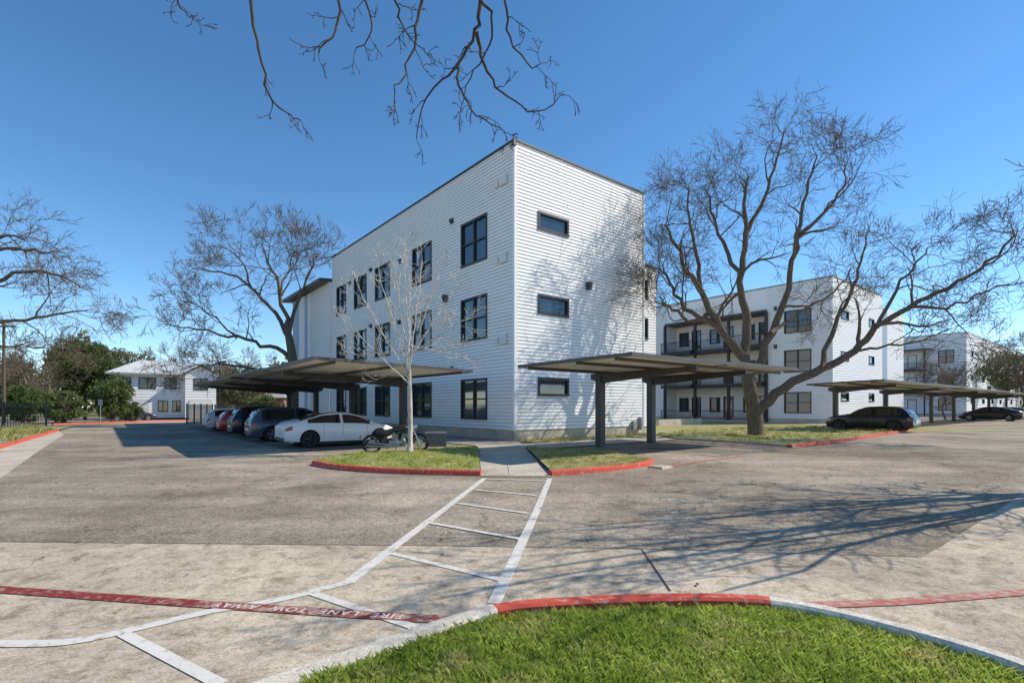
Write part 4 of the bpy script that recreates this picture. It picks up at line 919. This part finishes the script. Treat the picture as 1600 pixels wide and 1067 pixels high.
leafy('evergreen_tree','grey green tree at the right edge above the distant carport',gx(1572,78),11.0,4.6,4.4,9,M['leaf_olive'],7000,.17)
leafy('bush','low green hedge clump behind the carport post line',gx(415,62),3.0,4.5,1.6,10,M['leaf_dark'],6000,.15,z0=0,cat='bush')
TB=dict(max=3,n=[7,6,5],len=[2.2,1.3,.8],tip=.016,up=.06,jit=.18,lj=.08)
auto_tree('bare_tree','bare tree behind the metal fence at far left',gx(30,55),9,4.5,71,TB,7,.25)
auto_tree('bare_tree','bare tree rising behind the white house roof',gx(285,92),11,6,72,TB,7,.3)
auto_tree('bare_tree','bare tree between white house and left carport',gx(335,75),9.5,5,73,TB,7,.3)
auto_tree('bare_tree','bare tree seen behind the far end of the carport',gx(395,90),10,6,74,TB,7,.3)
auto_tree('bare_tree','small bare tree in front of the distant apartment block',gx(1478,64),5.5,2.2,76,TB,6,.12)
auto_tree('bare_tree','bare tree at the right edge beyond the long carport',gx(1600,72),10.5,4.5,77,TB,7,.3)
auto_tree('bare_tree','bare tree in the gap left of the tall evergreen',gx(75,80),10,5.5,78,TB,7,.3)
rng=np.random.default_rng(44); nl=45000; ang=rng.uniform(math.radians(40),math.radians(150),nl); R=rng.uniform(160,215,nl); hgt=(12+4*np.sin(ang*23)+3*np.sin(ang*61+1)+2*np.sin(ang*170))
p=np.c_[R*np.cos(ang),R*np.sin(ang),np.abs(rng.uniform(0,1,nl))*hgt]; u=rng.normal(0,1,(nl,3)); u/=np.linalg.norm(u,axis=1)[:,None]; v=np.cross(u,rng.normal(0,1,(nl,3))); v/=np.linalg.norm(v,axis=1)[:,None]
V=np.stack([p-u*.8,p+v*.5,p+u*.8,p-v*.5],1); o=npmesh('far_wood',V.reshape(-1,3),None,M['leaf_olive'],4); tag(o,'far off dull green wood along the horizon','wood',None,'stuff')
nl=900
q=np.c_[RNG.uniform(-12,16,nl),RNG.uniform(4.5,24,nl)]; a=RNG.uniform(0,6.28,nl); s=RNG.uniform(.012,.04,nl)
z=np.full(nl,.022); V=np.stack([np.c_[q[:,0]-np.cos(a)*s,q[:,1]-np.sin(a)*s,z],np.c_[q[:,0]+np.sin(a)*s*.4,q[:,1]-np.cos(a)*s*.4,z+.008],np.c_[q[:,0]+np.cos(a)*s,q[:,1]+np.sin(a)*s,z],np.c_[q[:,0]-np.sin(a)*s*.4,q[:,1]+np.cos(a)*s*.4,z+.012]],1)
o=npmesh('leaf_litter',V.reshape(-1,3),None,M['leaf_brown'],4); tag(o,'dry brown leaf litter scattered over the pavement','leaf litter',None,'stuff')

# ------------------------------------------------------------------ fences, pole
def fence(label,a,b,h=1.75,rail=.04,pw=.02):
    a=Vector(a);b=Vector(b); L=(b-a).length; t=(b-a)/L; f=thing('metal_fence',label,'fence',a,math.atan2(t.y,t.x))
    mb=MB(); n=int(L/.18)
    for k in range(n): mb.box(k*.18,k*.18+pw,-.01,.01,.1,h)
    mb.build('pickets',M['black'],f)['kind']='stuff'
    for z in (.2,h-.25,h-.05):
        m2=MB(); m2.box(0,L,-.02,.02,z,z+rail); m2.build('rail',M['black'],f)
    k=0
    while k<=L+.01:
        m3=MB(); m3.box(k-.05,k+.05,-.05,.05,0,h+.12); m3.build('post',M['black'],f); k+=L/max(1,round(L/2.6))
fence('black metal picket fence at far left beyond the verge',(-52,36,.0),G(72,667.5),1.85,.06,.035)
fence('black metal picket fence beside the white house drive',G(292,664),G(332,659))
fence('black metal picket fence behind the far end of the left carport',G(336,656.5),W(CA,-.5,36))
p=gx(6,50); up=thing('utility_pole','wooden utility pole at the far left edge','utility pole',p)
mb=MB(); mb.tube([(0,0,0),(0,0,10)],[.16,.11],10); mb.build('pole',M['wood'],up); mb=MB(); mb.box(-1.1,1.1,-.06,.06,9.3,9.45); mb.build('crossarm',M['wood'],up)
p=gx(343,58); lp=thing('lamp_post','slim dark lamp post behind the far end of the left carport','lamp post',p)
mb=MB(); mb.tube([(0,0,0),(0,0,6.6)],[.08,.05],8); mb.build('pole',M['black'],lp); mb=MB(); mb.box(-.1,.7,-.12,.12,6.55,6.68); mb.build('lamp_head',M['black'],lp)
p=gx(157,47); sg=thing('traffic_sign','small blank sign on a thin post beside the exit road','sign',p)
mb=MB(); mb.tube([(0,0,0),(0,0,2.2)],.03,6); mb.build('post',M['grey_trim'],sg); mb=MB(); mb.box(-.2,.2,-.045,-.032,1.7,2.25); mb.build('panel',M['grey_trim'],sg)

# ------------------------------------------------------------------ light, camera
el=math.radians(41); az=math.radians(28)
hz_=DR*math.cos(az)-DL*math.sin(az)
S_=Vector((hz_.x*math.cos(el),hz_.y*math.cos(el),math.sin(el)))
sl=bpy.data.lights.new('Sun','SUN'); sl.energy=5.0; sl.angle=math.radians(.35); sl.color=(1,.92,.79)
so=bpy.data.objects.new('Sun',sl); COL.objects.link(so); so.rotation_euler=S_.to_track_quat('Z','Y').to_euler(); so.location=(30,10,40)
w=bpy.data.worlds.new('World'); SC.world=w; w.use_nodes=True; n=w.node_tree; bg=n.nodes['Background']
sk=n.nodes.new('ShaderNodeTexSky'); sk.sky_type='NISHITA'; sk.sun_disc=False; sk.sun_elevation=el; sk.sun_rotation=math.atan2(hz_.x,hz_.y); sk.air_density=1.0; sk.dust_density=0.0; sk.ozone_density=2.2; sk.altitude=1800
hs_=n.nodes.new('ShaderNodeHueSaturation'); hs_.inputs['Saturation'].default_value=1.2; hs_.inputs['Value'].default_value=1.28; hs_.inputs['Hue'].default_value=.496
n.links.new(sk.outputs[0],hs_.inputs['Color']); n.links.new(hs_.outputs[0],bg.inputs['Color']); bg.inputs['Strength'].default_value=.15
cd=bpy.data.cameras.new('Camera'); cd.sensor_width=36; cd.lens=36*F/1600; cd.shift_y=(HOR-533.5)/1600; cd.clip_end=2000; cd.clip_start=.05
cam=bpy.data.objects.new('Camera',cd); COL.objects.link(cam); cam.location=(0,0,H); cam.rotation_euler=(math.pi/2,0,0); SC.camera=cam
SC.view_settings.view_transform='Standard'; SC.view_settings.look='None'; SC.view_settings.exposure=0
